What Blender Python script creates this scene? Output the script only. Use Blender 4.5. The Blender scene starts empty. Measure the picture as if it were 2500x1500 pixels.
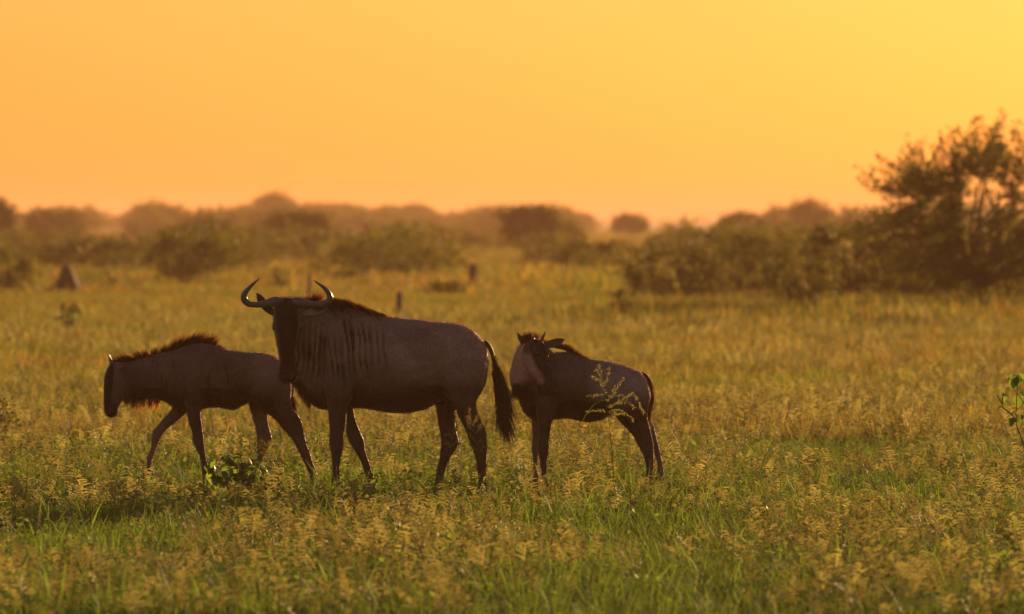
import bpy, math, random
import numpy as np
from mathutils import Vector, Matrix, noise

rad = math.radians
scene = bpy.context.scene
root_col = scene.collection

# ------------------------------------------------------------------ camera
CAM_H = 2.017
HORIZON = 536.0            # photo row of the horizon
F_PX = 20833.0             # 300 mm on a 36 mm sensor, 2500 px wide
cam_d = bpy.data.cameras.new("camera")
cam_d.lens = 300.0
cam_d.sensor_width = 36.0
cam_d.clip_start = 0.5
cam_d.clip_end = 60000.0
cam_d.dof.use_dof = True
cam_d.dof.focus_distance = 59.6
cam_d.dof.aperture_fstop = 4.8
cam = bpy.data.objects.new("camera", cam_d)
root_col.objects.link(cam)
cam.location = (0, 0, CAM_H)
cam.rotation_euler = (rad(90) - math.atan((750 - HORIZON) / F_PX), 0, 0)
scene.camera = cam

# ------------------------------------------------------------------ light
SUN_AZ, SUN_EL = rad(24.0), rad(9.0)      # to the right of the view, low
world = bpy.data.worlds.new("World")
scene.world = world
world.use_nodes = True
wt = world.node_tree
wt.nodes.clear()
w_out = wt.nodes.new("ShaderNodeOutputWorld")
w_bg = wt.nodes.new("ShaderNodeBackground")
w_sky = wt.nodes.new("ShaderNodeTexSky")
w_sky.sky_type = 'NISHITA'
w_sky.sun_disc = False
w_sky.sun_elevation = SUN_EL
w_sky.sun_rotation = SUN_AZ
w_sky.air_density = 1.5
w_sky.dust_density = 1.0
w_sky.ozone_density = 1.0
w_mul = wt.nodes.new("ShaderNodeMix")
w_mul.data_type = 'RGBA'
w_mul.blend_type = 'MULTIPLY'
w_mul.inputs[0].default_value = 1.0
SKY_TINT = (1.0, 0.74, 0.78, 1)
w_mul.inputs[7].default_value = SKY_TINT
wt.links.new(w_sky.outputs[0], w_mul.inputs[6])
wt.links.new(w_mul.outputs[2], w_bg.inputs[0])
w_bg.inputs[1].default_value = 0.05
wt.links.new(w_bg.outputs[0], w_out.inputs[0])

sun_d = bpy.data.lights.new("sun", 'SUN')
sun_d.energy = 4.0
sun_d.angle = rad(1.2)
sun_d.color = (1.0, 0.6, 0.26)
sun = bpy.data.objects.new("sun", sun_d)
root_col.objects.link(sun)
sun_dir = Vector((math.sin(SUN_AZ) * math.cos(SUN_EL), math.cos(SUN_AZ) * math.cos(SUN_EL), math.sin(SUN_EL)))
sun.rotation_euler = sun_dir.to_track_quat('Z', 'Y').to_euler()
sun.location = (30, 100, 60)

scene.view_settings.view_transform = 'Standard'
scene.view_settings.look = 'None'
scene.view_settings.gamma = 1.0
scene.view_settings.use_curve_mapping = False
scene.view_settings.exposure = 1.0
scene.cycles.max_bounces = 8
scene.cycles.transmission_bounces = 4
scene.cycles.transparent_max_bounces = 8
scene.cycles.volume_bounces = 0
scene.cycles.use_denoising = True

# ------------------------------------------------------------------ helpers
def X_at(px, z):
    return (px - 1250.0) * z / F_PX
def depth_at(py):
    return CAM_H * F_PX / (py - HORIZON)

def tag(o, label=None, cat=None, group=None, kind=None):
    if label: o["label"] = label
    if cat: o["category"] = cat
    if group: o["group"] = group
    if kind: o["kind"] = kind
    return o

def empty(name, loc, rz=0.0, scale=1.0):
    o = bpy.data.objects.new(name, None)
    root_col.objects.link(o)
    o.location = loc
    o.rotation_euler = (0, 0, rz)
    o.scale = (scale,) * 3
    o.empty_display_size = 0.2
    return o

def make_mesh(name, verts, faces, smooth=True, col=None):
    me = bpy.data.meshes.new(name)
    me.from_pydata([tuple(v) for v in verts], [], faces)
    me.update()
    if smooth:
        me.polygons.foreach_set("use_smooth", [True] * len(me.polygons))
    if col is not None:
        at = me.color_attributes.new("Col", 'FLOAT_COLOR', 'POINT')
        arr = np.ones((len(verts), 4), dtype=np.float32)
        arr[:, :3] = np.asarray(col, dtype=np.float32)[:, :3]
        at.data.foreach_set("color", arr.ravel())
    return me

def obj(name, me, mat=None, parent=None, link=True):
    o = bpy.data.objects.new(name, me)
    if link: root_col.objects.link(o)
    if mat and not me.materials: me.materials.append(mat)
    if parent: o.parent = parent
    return o

class MB:
    """collects vertices and faces (with a colour per vertex)"""
    def __init__(s):
        s.v, s.f, s.c = [], [], []
    def add(s, v, f, c=(1, 1, 1)):
        b = len(s.v)
        s.v.extend(v)
        s.f.extend([tuple(i + b for i in q) for q in f])
        if len(c) == len(v) and not isinstance(c[0], (int, float)): s.c.extend(c)
        else: s.c.extend([c] * len(v))
    def mesh(s, name, smooth=True):
        return make_mesh(name, s.v, s.f, smooth, s.c)

def loft(rings, cap=True):
    n = len(rings[0]); v = [p for r in rings for p in r]; f = []
    for i in range(len(rings) - 1):
        for j in range(n):
            a = i * n + j; b = i * n + (j + 1) % n
            f.append((a, b, b + n, a + n))
    if cap:
        f.append(tuple(range(n - 1, -1, -1)))
        f.append(tuple(range((len(rings) - 1) * n, len(rings) * n)))
    return v, f

def tube(pts, radii, n=8, flat=None, ref=Vector((0, 1, 0))):
    """tube along a polyline; flat scales the radius along the second axis"""
    pts = [Vector(p) for p in pts]; rings = []
    for i, p in enumerate(pts):
        t = (pts[min(i + 1, len(pts) - 1)] - pts[max(i - 1, 0)]).normalized()
        r_ = ref if abs(t.dot(ref)) < 0.95 else Vector((1, 0, 0))
        a = t.cross(r_).normalized(); b = t.cross(a).normalized()
        k = 1.0 if flat is None else (flat[i] if isinstance(flat, (list, tuple)) else flat)
        rings.append([p + a * (radii[i] * math.cos(2 * math.pi * j / n)) + b * (radii[i] * k * math.sin(2 * math.pi * j / n)) for j in range(n)])
    return loft(rings)

def smooth_path(pts, sub=4):
    """Catmull-Rom through tuples of any length"""
    out = []; P = [np.array(p, float) for p in pts]
    for i in range(len(P) - 1):
        p0, p1, p2, p3 = P[max(i - 1, 0)], P[i], P[i + 1], P[min(i + 2, len(P) - 1)]
        for k in range(sub):
            t = k / sub
            out.append(0.5 * ((2 * p1) + (-p0 + p2) * t + (2 * p0 - 5 * p1 + 4 * p2 - p3) * t * t + (-p0 + 3 * p1 - 3 * p2 + p3) * t ** 3))
    out.append(P[-1])
    return out

def strand(mb, p, d, length, bend, w, c, segs=3, rng=random):
    """one thin tapering hair or stalk, a narrow V in section"""
    p = Vector(p); d = Vector(d).normalized(); bend = Vector(bend)
    s = d.cross(Vector((0.13, 0.9, 0.21)) + Vector((rng.gauss(0, .6), 0, rng.gauss(0, .6)))).normalized(); u = d.cross(s).normalized()
    v = []; f = []
    for k in range(segs):
        r = w * (1 - 0.75 * k / segs); q = p + d * (length * k / segs) + bend * (length * (k / segs) ** 2)
        v += [q - s * r, q + u * (r * .5), q + s * r]
    v.append(p + d * length + bend * length)
    for k in range(segs - 1):
        for j in range(2):
            a = 3 * k + j
            f.append((a, a + 1, a + 4, a + 3))
    t = len(v) - 1; k = 3 * (segs - 1)
    f += [(k, k + 1, t), (k + 1, k + 2, t)]
    mb.add(v, f, c)

# ------------------------------------------------------------------ materials
def new_mat(name):
    m = bpy.data.materials.new(name); m.use_nodes = True
    m.node_tree.nodes.clear()
    return m, m.node_tree.nodes, m.node_tree.links

def leaf_mat(name, base, trans, rough=0.5, spec=0.3, vary=0.35, patch=None, patch_scale=0.35, use_col=True, tmix=0.5):
    """thin leaf: glossy-diffuse plus translucency, tinted by the vertex colour and per-instance chance"""
    m, N, L = new_mat(name)
    out = N.new("ShaderNodeOutputMaterial")
    pb = N.new("ShaderNodeBsdfPrincipled"); tr = N.new("ShaderNodeBsdfTranslucent"); mx = N.new("ShaderNodeMixShader")
    pb.inputs["Roughness"].default_value = rough
    pb.inputs["Specular IOR Level"].default_value = spec
    inf = N.new("ShaderNodeObjectInfo")
    rng = N.new("ShaderNodeMapRange")
    rng.inputs[3].default_value = 1 - vary; rng.inputs[4].default_value = 1 + vary
    L.new(inf.outputs["Random"], rng.inputs[0])
    def chain(rgb):
        c = N.new("ShaderNodeRGB"); c.outputs[0].default_value = (*rgb, 1); s = c.outputs[0]
        if patch:
            geo = N.new("ShaderNodeNewGeometry"); nz = N.new("ShaderNodeTexNoise")
            nz.inputs["Scale"].default_value = patch_scale; nz.inputs["Detail"].default_value = 3
            L.new(geo.outputs["Position"], nz.inputs["Vector"])
            rp = N.new("ShaderNodeMapRange"); rp.inputs[1].default_value = 0.4; rp.inputs[2].default_value = 0.62
            L.new(nz.outputs[0], rp.inputs[0])
            pm = N.new("ShaderNodeMix"); pm.data_type = 'RGBA'
            k = patch[0] if rgb is base else patch[1]
            L.new(rp.outputs[0], pm.inputs[0]); L.new(s, pm.inputs[6]); pm.inputs[7].default_value = (*k, 1)
            s = pm.outputs[2]
        if use_col:
            at = N.new("ShaderNodeAttribute"); at.attribute_name = "Col"
            m1 = N.new("ShaderNodeMix"); m1.data_type = 'RGBA'; m1.blend_type = 'MULTIPLY'; m1.inputs[0].default_value = 1
            L.new(s, m1.inputs[6]); L.new(at.outputs["Color"], m1.inputs[7]); s = m1.outputs[2]
        m2 = N.new("ShaderNodeMix"); m2.data_type = 'RGBA'; m2.blend_type = 'MULTIPLY'; m2.inputs[0].default_value = 1
        L.new(s, m2.inputs[6]); L.new(rng.outputs[0], m2.inputs[7])
        return m2.outputs[2]
    L.new(chain(base), pb.inputs["Base Color"]); L.new(chain(trans), tr.inputs["Color"])
    mx.inputs[0].default_value = tmix
    L.new(pb.outputs[0], mx.inputs[1]); L.new(tr.outputs[0], mx.inputs[2]); L.new(mx.outputs[0], out.inputs[0])
    return m

def rough_mat(name, c1, c2, scale, bump=0.3, rough=0.85, use_col=False):
    m, N, L = new_mat(name)
    out = N.new("ShaderNodeOutputMaterial"); pb = N.new("ShaderNodeBsdfPrincipled")
    tc = N.new("ShaderNodeTexCoord"); nz = N.new("ShaderNodeTexNoise"); nz.inputs["Scale"].default_value = scale; nz.inputs["Detail"].default_value = 6
    L.new(tc.outputs["Object"], nz.inputs["Vector"])
    mx = N.new("ShaderNodeMix"); mx.data_type = 'RGBA'
    mx.inputs[6].default_value = (*c1, 1); mx.inputs[7].default_value = (*c2, 1)
    L.new(nz.outputs[0], mx.inputs[0]); L.new(mx.outputs[2], pb.inputs["Base Color"])
    bp = N.new("ShaderNodeBump"); bp.inputs["Strength"].default_value = bump; bp.inputs["Distance"].default_value = 0.02
    L.new(nz.outputs[0], bp.inputs["Height"]); L.new(bp.outputs[0], pb.inputs["Normal"])
    pb.inputs["Roughness"].default_value = rough
    L.new(pb.outputs[0], out.inputs[0])
    return m

def coat_mat(name):
    """short coat: colour from the vertex attribute, fine hair grain, a soft fuzz at grazing light"""
    m, N, L = new_mat(name)
    out = N.new("ShaderNodeOutputMaterial"); pb = N.new("ShaderNodeBsdfPrincipled")
    at = N.new("ShaderNodeAttribute"); at.attribute_name = "Col"
    tc = N.new("ShaderNodeTexCoord"); mp = N.new("ShaderNodeMapping"); mp.inputs["Scale"].default_value = (110, 110, 30)
    nz = N.new("ShaderNodeTexNoise"); nz.inputs["Scale"].default_value = 1.0; nz.inputs["Detail"].default_value = 3
    L.new(tc.outputs["Object"], mp.inputs[0]); L.new(mp.outputs[0], nz.inputs["Vector"])
    n2 = N.new("ShaderNodeTexNoise"); n2.inputs["Scale"].default_value = 9.0; n2.inputs["Detail"].default_value = 5
    L.new(tc.outputs["Object"], n2.inputs["Vector"])
    ad = N.new("ShaderNodeMath"); ad.operation = 'ADD'
    L.new(nz.outputs[0], ad.inputs[0]); L.new(n2.outputs[0], ad.inputs[1])
    mr = N.new("ShaderNodeMapRange"); mr.inputs[1].default_value = 0.6; mr.inputs[2].default_value = 1.4; mr.inputs[3].default_value = 0.62; mr.inputs[4].default_value = 1.38
    L.new(ad.outputs[0], mr.inputs[0])
    mu = N.new("ShaderNodeMix"); mu.data_type = 'RGBA'; mu.blend_type = 'MULTIPLY'; mu.inputs[0].default_value = 1
    L.new(at.outputs["Color"], mu.inputs[6]); L.new(mr.outputs[0], mu.inputs[7]); L.new(mu.outputs[2], pb.inputs["Base Color"])
    bp = N.new("ShaderNodeBump"); bp.inputs["Strength"].default_value = 0.35; bp.inputs["Distance"].default_value = 0.006
    L.new(nz.outputs[0], bp.inputs["Height"]); L.new(bp.outputs[0], pb.inputs["Normal"])
    pb.inputs["Roughness"].default_value = 0.6
    pb.inputs["Specular IOR Level"].default_value = 0.25
    pb.inputs["Sheen Weight"].default_value = 0.6
    pb.inputs["Sheen Roughness"].default_value = 0.35
    pb.inputs["Sheen Tint"].default_value = (1.0, 0.75, 0.55, 1)
    L.new(pb.outputs[0], out.inputs[0])
    return m

def plain_mat(name, rgb, rough=0.4, spec=0.5):
    m, N, L = new_mat(name)
    out = N.new("ShaderNodeOutputMaterial"); pb = N.new("ShaderNodeBsdfPrincipled")
    tc = N.new("ShaderNodeTexCoord"); nz = N.new("ShaderNodeTexNoise"); nz.inputs["Scale"].default_value = 60
    L.new(tc.outputs["Object"], nz.inputs["Vector"])
    mr = N.new("ShaderNodeMapRange"); mr.inputs[3].default_value = 0.7; mr.inputs[4].default_value = 1.3
    L.new(nz.outputs[0], mr.inputs[0])
    mu = N.new("ShaderNodeMix"); mu.data_type = 'RGBA'; mu.blend_type = 'MULTIPLY'; mu.inputs[0].default_value = 1
    mu.inputs[6].default_value = (*rgb, 1); L.new(mr.outputs[0], mu.inputs[7]); L.new(mu.outputs[2], pb.inputs["Base Color"])
    pb.inputs["Roughness"].default_value = rough; pb.inputs["Specular IOR Level"].default_value = spec
    L.new(pb.outputs[0], out.inputs[0])
    return m

M = {}
M["coat"] = coat_mat("coat")
M["hair"] = leaf_mat("hair", (0.03, 0.018, 0.012), (0.2, 0.09, 0.028), rough=0.45, spec=0.4, vary=0.0, tmix=0.4)
M["fur"] = leaf_mat("fur", (0.9, 0.85, 0.8), (1.0, 0.7, 0.45), rough=0.5, spec=0.3, vary=0.0, tmix=0.35)
M["horn"] = plain_mat("horn", (0.11, 0.095, 0.095), 0.32, 0.5)
M["hoof"] = plain_mat("hoof", (0.025, 0.02, 0.018), 0.5)
M["eye"] = plain_mat("eye", (0.006, 0.004, 0.003), 0.08)
M["blade"] = leaf_mat("blade", (0.05, 0.105, 0.024), (0.15, 0.25, 0.028), rough=0.6, spec=0.14, vary=0.55,
                      patch=((0.07, 0.12, 0.03), (0.19, 0.255, 0.036)), patch_scale=0.3)
M["meadow_blade"] = leaf_mat("meadow_blade", (0.06, 0.10, 0.026), (0.16, 0.23, 0.03), rough=0.6, spec=0.14, vary=0.5,
                             patch=((0.10, 0.105, 0.035), (0.24, 0.215, 0.042)), patch_scale=0.12)
M["seed"] = leaf_mat("seed", (0.23, 0.215, 0.085), (0.30, 0.275, 0.08), rough=0.6, spec=0.2, vary=0.5)
M["herb"] = leaf_mat("herb", (0.11, 0.15, 0.075), (0.24, 0.35, 0.04), rough=0.45, spec=0.25, vary=0.35)
M["foliage"] = leaf_mat("foliage", (0.05, 0.065, 0.016), (0.13, 0.135, 0.018), rough=0.6, spec=0.2, vary=0.2)
M["bark"] = rough_mat("bark", (0.05, 0.035, 0.025), (0.11, 0.085, 0.065), 14, 0.6)
M["post"] = rough_mat("post", (0.12, 0.10, 0.09), (0.22, 0.19, 0.17), 14, 0.6)
M["termite"] = rough_mat("termite", (0.06, 0.03, 0.022), (0.13, 0.065, 0.045), 6, 0.8)
M["soil"] = rough_mat("soil", (0.09, 0.065, 0.03), (0.07, 0.08, 0.025), 0.6, 0.3)
# ------------------------------------------------------------------ ground, far land, haze
def build_ground():
    ys = [-60, 0, 20, 40, 60, 90, 140, 220, 360, 600, 1000, 1700, 3000, 6000, 12000, 22000]
    v = []; f = []; nx = 21
    for y in ys:
        w = max(60, 0.35 * abs(y) + 60)
        for i in range(nx): v.append((-w + 2 * w * i / (nx - 1), y, 0.0))
    for a in range(len(ys) - 1):
        for i in range(nx - 1):
            k = a * nx + i; f.append((k, k + 1, k + 1 + nx, k + nx))
    o = obj("ground", make_mesh("ground", v, f, False), M["soil"])
    tag(o, "flat grassy savanna plain running out to the horizon", kind="structure")
build_ground()

def build_haze():
    x, y0, y1, z0, z1 = 9000.0, -80.0, 22500.0, -1.0, 13.0
    v = [(-x, y0, z0), (x, y0, z0), (x, y1, z0), (-x, y1, z0), (-x, y0, z1), (x, y0, z1), (x, y1, z1), (-x, y1, z1)]
    f = [(3, 2, 1, 0), (4, 5, 6, 7), (0, 1, 5, 4), (1, 2, 6, 5), (2, 3, 7, 6), (3, 0, 4, 7)]
    m, N, L = new_mat("haze_air")
    out = N.new("ShaderNodeOutputMaterial"); pv = N.new("ShaderNodeVolumePrincipled")
    pv.inputs["Color"].default_value = (0.95, 0.58, 0.36, 1)
    pv.inputs["Density"].default_value = 2.8e-4
    pv.inputs["Anisotropy"].default_value = 0.25
    L.new(pv.outputs[0], out.inputs["Volume"])
    o = obj("haze", make_mesh("haze", v, f, False), m)
    tag(o, "warm evening haze lying over the whole plain", kind="stuff")
build_haze()
# ------------------------------------------------------------------ animals
def sgn_pow(a, p): return math.copysign(abs(a) ** p, a)

class Frame:
    """photo pixels of one animal -> metres in its own frame (x right, y away, z up)"""
    def __init__(s, z, px0):
        s.z = z; s.S = F_PX / z; s.gy = HORIZON + CAM_H * F_PX / z; s.px0 = px0
    def L(s, px, py, y=0.0): return Vector(((px - s.px0) / s.S, y, (s.gy - py) / s.S))
    def vring(s, px, top, bot, hw, yc=0.0, n=24, p=2.25, taper=0.25):
        x = (px - s.px0) / s.S; zt = (s.gy - top) / s.S; zb = (s.gy - bot) / s.S
        zc, hh = (zt + zb) / 2, (zt - zb) / 2; r = []
        for j in range(n):
            a = 2 * math.pi * j / n; c, q = math.cos(a), math.sin(a)
            y = hw * sgn_pow(c, 2 / p); z = hh * sgn_pow(q, 2 / p)
            k = 1 - taper * max(0.0, q) ** 1.5 - 0.12 * max(0.0, -q) ** 2
            r.append(Vector((x, yc + y * k, zc + z)))
        return r
    def hring(s, py, x0, x1, yc, hy, n=16, p=2.1):
        z = (s.gy - py) / s.S; a0 = (x0 - s.px0) / s.S; a1 = (x1 - s.px0) / s.S
        xc, hx = (a0 + a1) / 2, (a1 - a0) / 2
        return [Vector((xc + hx * sgn_pow(math.cos(2 * math.pi * j / n), 2 / p), yc + hy * sgn_pow(math.sin(2 * math.pi * j / n), 2 / p), z)) for j in range(n)]
    def torso(s, st, **k): return loft([s.vring(*q, **k) for q in smooth_path(st, 3)])
    def leg(s, st, ky=0.9):
        """stations (row, front, back, depth[, half depth])"""
        full = []
        for q in st:
            q = list(q)
            if len(q) == 4: q.append(ky * abs(q[2] - q[1]) / 2 / s.S)
            full.append(q)
        return loft([s.hring(*q) for q in smooth_path(full, 3)])

def fuse(parts, voxel, iters):
    """overlapping closed lofts -> one continuous skin"""
    mb = MB()
    for v, f in parts: mb.add(v, f)
    me = make_mesh("skin_source", mb.v, mb.f)
    o = bpy.data.objects.new("skin_source", me); root_col.objects.link(o)
    r = o.modifiers.new("r", 'REMESH'); r.mode = 'VOXEL'; r.voxel_size = voxel
    q = o.modifiers.new("s", 'SMOOTH'); q.factor = 0.5; q.iterations = iters
    dg = bpy.context.evaluated_depsgraph_get()
    new = bpy.data.meshes.new_from_object(o.evaluated_get(dg))
    bpy.data.objects.remove(o); bpy.data.meshes.remove(me)
    new.polygons.foreach_set("use_smooth", [True] * len(new.polygons))
    return new

def skin_body(me, colour, dent=None):
    n = len(me.vertices); co = np.empty(n * 3, dtype=np.float32); me.vertices.foreach_get("co", co); co = co.reshape(-1, 3)
    nr = np.empty(n * 3, dtype=np.float32); me.vertices.foreach_get("normal", nr); nr = nr.reshape(-1, 3)
    if dent is not None:
        d = np.array([dent(Vector(p), Vector(q)) for p, q in zip(co, nr)], dtype=np.float32)
        co = co + nr * d[:, None]; me.vertices.foreach_set("co", co.ravel()); me.update()
    at = me.color_attributes.new("Col", 'FLOAT_COLOR', 'POINT')
    arr = np.ones((n, 4), dtype=np.float32)
    arr[:, :3] = [colour(Vector(p), Vector(q)) for p, q in zip(co, nr)]
    at.data.foreach_set("color", arr.ravel())
    return me

def ss(a, b, x):
    t = min(1, max(0, (x - a) / (b - a))); return t * t * (3 - 2 * t)
def mixc(a, b, t): return tuple(a[i] * (1 - t) + b[i] * t for i in range(3))

def coat_hair(body, root, n, length, seed, flow=Vector((1, 0, -.35))):
    """short lying hair over the whole skin, coloured like the coat under it"""
    rng = random.Random(seed); col = body.color_attributes["Col"].data; vs = body.vertices; mb = MB(); N = len(vs)
    for i in range(n):
        k = rng.randrange(N); v = vs[k]; nr = v.normal; c = col[k].color
        t = flow + Vector((rng.gauss(0, .3), rng.gauss(0, .3), rng.gauss(0, .3))); t = (t - nr * t.dot(nr))
        if t.length < .05: continue
        d = t.normalized() + nr * rng.uniform(.25, .75); m = rng.uniform(.75, 1.5)
        strand(mb, v.co, d, length * rng.uniform(.6, 1.3), -nr * .002, .0011, (c[0] * m, c[1] * m, c[2] * m), 2, rng)
    o = obj("coat_hair", mb.mesh("coat_hair"), M["fur"], root)
    o["kind"] = "stuff"
    return o

def hoof_mesh(h=0.075, r=0.04):
    mb = MB()
    for sx in (-1, 1):                                  # the two toes of a cloven hoof
        rings = []
        for z, k, fwd in ((0, 1.25, -0.016), (0.45 * h, 1.08, -0.008), (h, 0.8, 0.0)):
            rings.append([Vector((fwd - r * k * 0.15 + r * k * 1.05 * math.cos(a), sx * r * 0.48 + r * 0.46 * k * math.sin(a), z)) for a in [2 * math.pi * j / 10 for j in range(10)]])
        v, f = loft(rings); mb.add(v, f)
    return mb.mesh("hoof")

def ear_mesh(path, widths, normal, cup=0.4):
    """leaf-shaped cupped ear with real thickness along a path"""
    P = smooth_path([(*p, w) for p, w in zip(path, widths)], 3); rings = []; normal = Vector(normal).normalized()
    for i, q in enumerate(P):
        p = Vector(q[:3]); w = max(q[3], 0.002)
        t = (Vector(P[min(i + 1, len(P) - 1)][:3]) - Vector(P[max(i - 1, 0)][:3])).normalized()
        a = t.cross(normal).normalized(); b = a.cross(t).normalized(); ring = []
        for j in range(12):
            an = 2 * math.pi * j / 12; c, sn = math.cos(an), math.sin(an)
            ring.append(p + a * (w * c) + b * (cup * w * c * c + 0.007 * sn - (0.004 if sn > 0 else 0) * (1 - c * c)))
        rings.append(ring)
    v, f = loft(rings); mb = MB(); mb.add(v, f); return mb

def ball(c, r, n=10, m=8):
    c = Vector(c); rings = []
    for i in range(1, m):
        a = math.pi * i / m
        rings.append([c + Vector((r * math.sin(a) * math.cos(2 * math.pi * j / n), r * math.sin(a) * math.sin(2 * math.pi * j / n), r * math.cos(a))) for j in range(n)])
    return loft(rings)

def horn_obj(st, fr, root, ycurve, name="horn"):
    P = smooth_path(st, 4)
    pts = [fr.L(q[0], q[1], q[3]) for q in P]; rr = [q[2] / fr.S for q in P]
    # low rings on the boss
    rr = [r * (1 + 0.03 * math.sin(i * 2.6)) for i, r in enumerate(rr)]
    v, f = tube(pts, rr, 14, flat=0.85)
    mb = MB(); mb.add(v, f)
    return obj(name, mb.mesh(name), M["horn"], root)

DARK = (0.024, 0.012, 0.009); GREY = (0.31, 0.2, 0.175); BROWN = (0.068, 0.031, 0.021); TAN = (0.2, 0.15, 0.125)

# ---------------- the adult
def build_adult():
    fr = Frame(59.5, 955); L = fr.L; S = fr.S; rng = random.Random(5)
    root = empty("wildebeest", (X_at(955, 59.5), 59.5, 0))
    tag(root, "adult wildebeest with curved horns facing the camera between the two calves", "wildebeest", "wildebeest standing in the grass")
    parts = []
    parts.append(fr.torso([(712, 768, 905, .06), (722, 752, 925, .085), (738, 742, 952, .105), (758, 735, 986, .125), (785, 733, 1000, .15), (817, 733, 1000, .178), (850, 740, 996, .20),
        (890, 754, 999, .215), (930, 769, 1005, .235), (985, 776.5, 1010, .252), (1030, 780, 1001, .255), (1070, 785, 985, .248), (1112, 788, 980, .235), (1140, 797, 982, .215),
        (1165, 814, 972, .18), (1182, 834, 945, .125), (1190, 862, 905, .06), (1192, 875, 892, .02)]))
    # neck turning towards the camera, then the hanging head
    P = [L(790, 850, -.02), L(745, 815, -.08), L(718, 790, -.17), L(706, 775, -.24)]
    parts.append(tube(P, [.19, .155, .12, .10], 16, flat=0.75))
    head = [(725, 704, 12, -.275, .05), (730, 704, 22, -.275, .08), (740, 704, 29, -.28, .10), (757, 704.5, 34.5, -.285, .115), (778, 704.5, 34, -.29, .12), (797, 704.5, 32.5, -.295, .12),
            (822, 703.5, 27.5, -.30, .118), (842, 703.5, 24, -.305, .105), (862, 704, 21, -.31, .09), (882, 705, 19.5, -.315, .076), (898, 706, 22, -.32, .07), (912, 706, 25.5, -.325, .07), (922, 706, 25, -.325, .066), (930, 706, 19, -.325, .05), (934, 706, 9, -.325, .025)]
    parts.append(loft([fr.hring(q[0], q[1] - q[2], q[1] + q[2], q[3], q[4], n=20, p=2.5) for q in smooth_path(head, 2)]))
    for sx in (-1, 1): parts.append(ball(L(704.5 + sx * 30, 795, -.335), .026))                  # brows over the eyes
    near, far = -.135, .135
    parts.append(fr.leg([(800, 825, 860, -.05, .04), (850, 808, 874, -.10, .065), (895, 796, 880, -.125, .085), (935, 793, 872, -.14, .085), (970, 798, 860, -.14, .075), (994, 802.6, 851, near), (1034, 805.5, 846, near), (1062, 805, 842, near), (1086, 804, 840, near), (1111, 810, 834, near), (1155, 812, 832, near), (1183, 810, 834, near), (1205, 806, 834, near), (1222, 803, 832, near)]))
    parts.append(fr.leg([(900, 815, 880, .10, .08), (950, 825, 876, .125, .075), (990, 838, 864, far, .07), (1020, 842, 867, far), (1054, 843, 879, far), (1078, 850, 888, far), (1103, 865, 892, far), (1135, 882, 903, far), (1165, 891, 912, far), (1188, 897, 916, far), (1208, 899, 921, far), (1224, 898, 922, far)]))
    parts.append(fr.leg([(825, 1105, 1158, -.05, .05), (860, 1085, 1176, -.10, .08), (895, 1074, 1187, -.14, .095), (930, 1072, 1182, -.16, .095), (965, 1090, 1171, -.155, .075), (985, 1103, 1164, -.15), (1014, 1119, 1169, -.145), (1046, 1133, 1183, -.145), (1066, 1144, 1189, -.145), (1087, 1152, 1190, -.145), (1115, 1160, 1189.5, -.145), (1150, 1165, 1189, -.145), (1180, 1165, 1190, -.145), (1205, 1160, 1189, -.145), (1224, 1157, 1187, -.145)]))
    parts.append(fr.leg([(880, 1062, 1150, .10, .09), (930, 1055, 1140, .13, .09), (975, 1057, 1118, .14, .07), (1005, 1065, 1112, .145), (1046, 1072, 1114, .145), (1078, 1077.5, 1120, .145), (1095, 1077, 1115, .145), (1119, 1073, 1099, .145), (1143, 1066, 1090, .145), (1175, 1060, 1084, .145), (1200, 1054, 1080, .145), (1222, 1051, 1078, .145)]))
    body = fuse(parts, 0.0105, 7)
    edges = [700, 716, 729, 742, 754, 768, 781, 793, 808, 822, 836, 852, 864, 880, 893, 908, 924, 940]
    def stripe(p):
        px = p.x * S + 955; py = fr.gy - p.z * S
        wob = 6 * noise.noise(Vector((p.x * 4, p.z * 4, 3.1))) + 4 * noise.noise(Vector((p.x * 14, p.z * 8, 1.7)))
        u = px + wob - 0.09 * (py - 860) * (1 if px > 800 else -0.8)
        best = 0.0
        for k, e in enumerate(edges[2:]):
            w = 2.6 + 4.2 * ((k * 37 % 11) / 11)
            b0 = 1 - ss(w * .5, w * 1.25, abs(u - e)); t0 = 775 + 50 * ((k * 53 % 17) / 17); t1 = 915 + 45 * ((k * 29 % 13) / 13) - 25 * (px > 880)
            best = max(best, b0 * ss(t0 - 20, t0 + 25, py) * (1 - ss(t1 - 40, t1 + 15, py)) * (1 - 0.45 * ss(880, 945, px)))
        return best if p.y < .12 else best * .6
    def colour(p, nrm):
        px = p.x * S + 955; py = fr.gy - p.z * S
        c = mixc(GREY, BROWN, min(1, 0.75 * ss(850, 990, py) + 0.35 * (0.5 + noise.noise(p * 4)) * (1 - .5 * ss(1000, 1100, px))))  # greyer back, browner flanks: the coat's own, deepened with skylight put into the colour
        hw = float(np.interp(py, [728, 740, 757, 797, 842, 882, 912, 934], [20, 31, 36, 34, 25, 20.5, 26, 12])); dx = abs(px - 704.5)
        if dx < hw + 1.5 and p.y < -.19 and py < 936:                                          # head
            c = mixc((0.16, 0.095, 0.07), DARK, 1 - ss(.62, .95, dx / hw) * ss(735, 760, py) * (1 - ss(868, 892, py)))
            if py > 895: c = mixc(DARK, (.055, .034, .03), ss(.35, .1, abs(dx / hw - .45)) * ss(898, 906, py) * (1 - ss(918, 924, py)))
            return mixc(c, (.09, .055, .042), .35 * (1 - ss(740, 775, py)))
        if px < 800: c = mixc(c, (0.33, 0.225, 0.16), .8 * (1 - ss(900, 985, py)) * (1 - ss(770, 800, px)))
        if py > 985 and 1: c = mixc(c, (0.07, 0.043, 0.032), ss(985, 1060, py))
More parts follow.
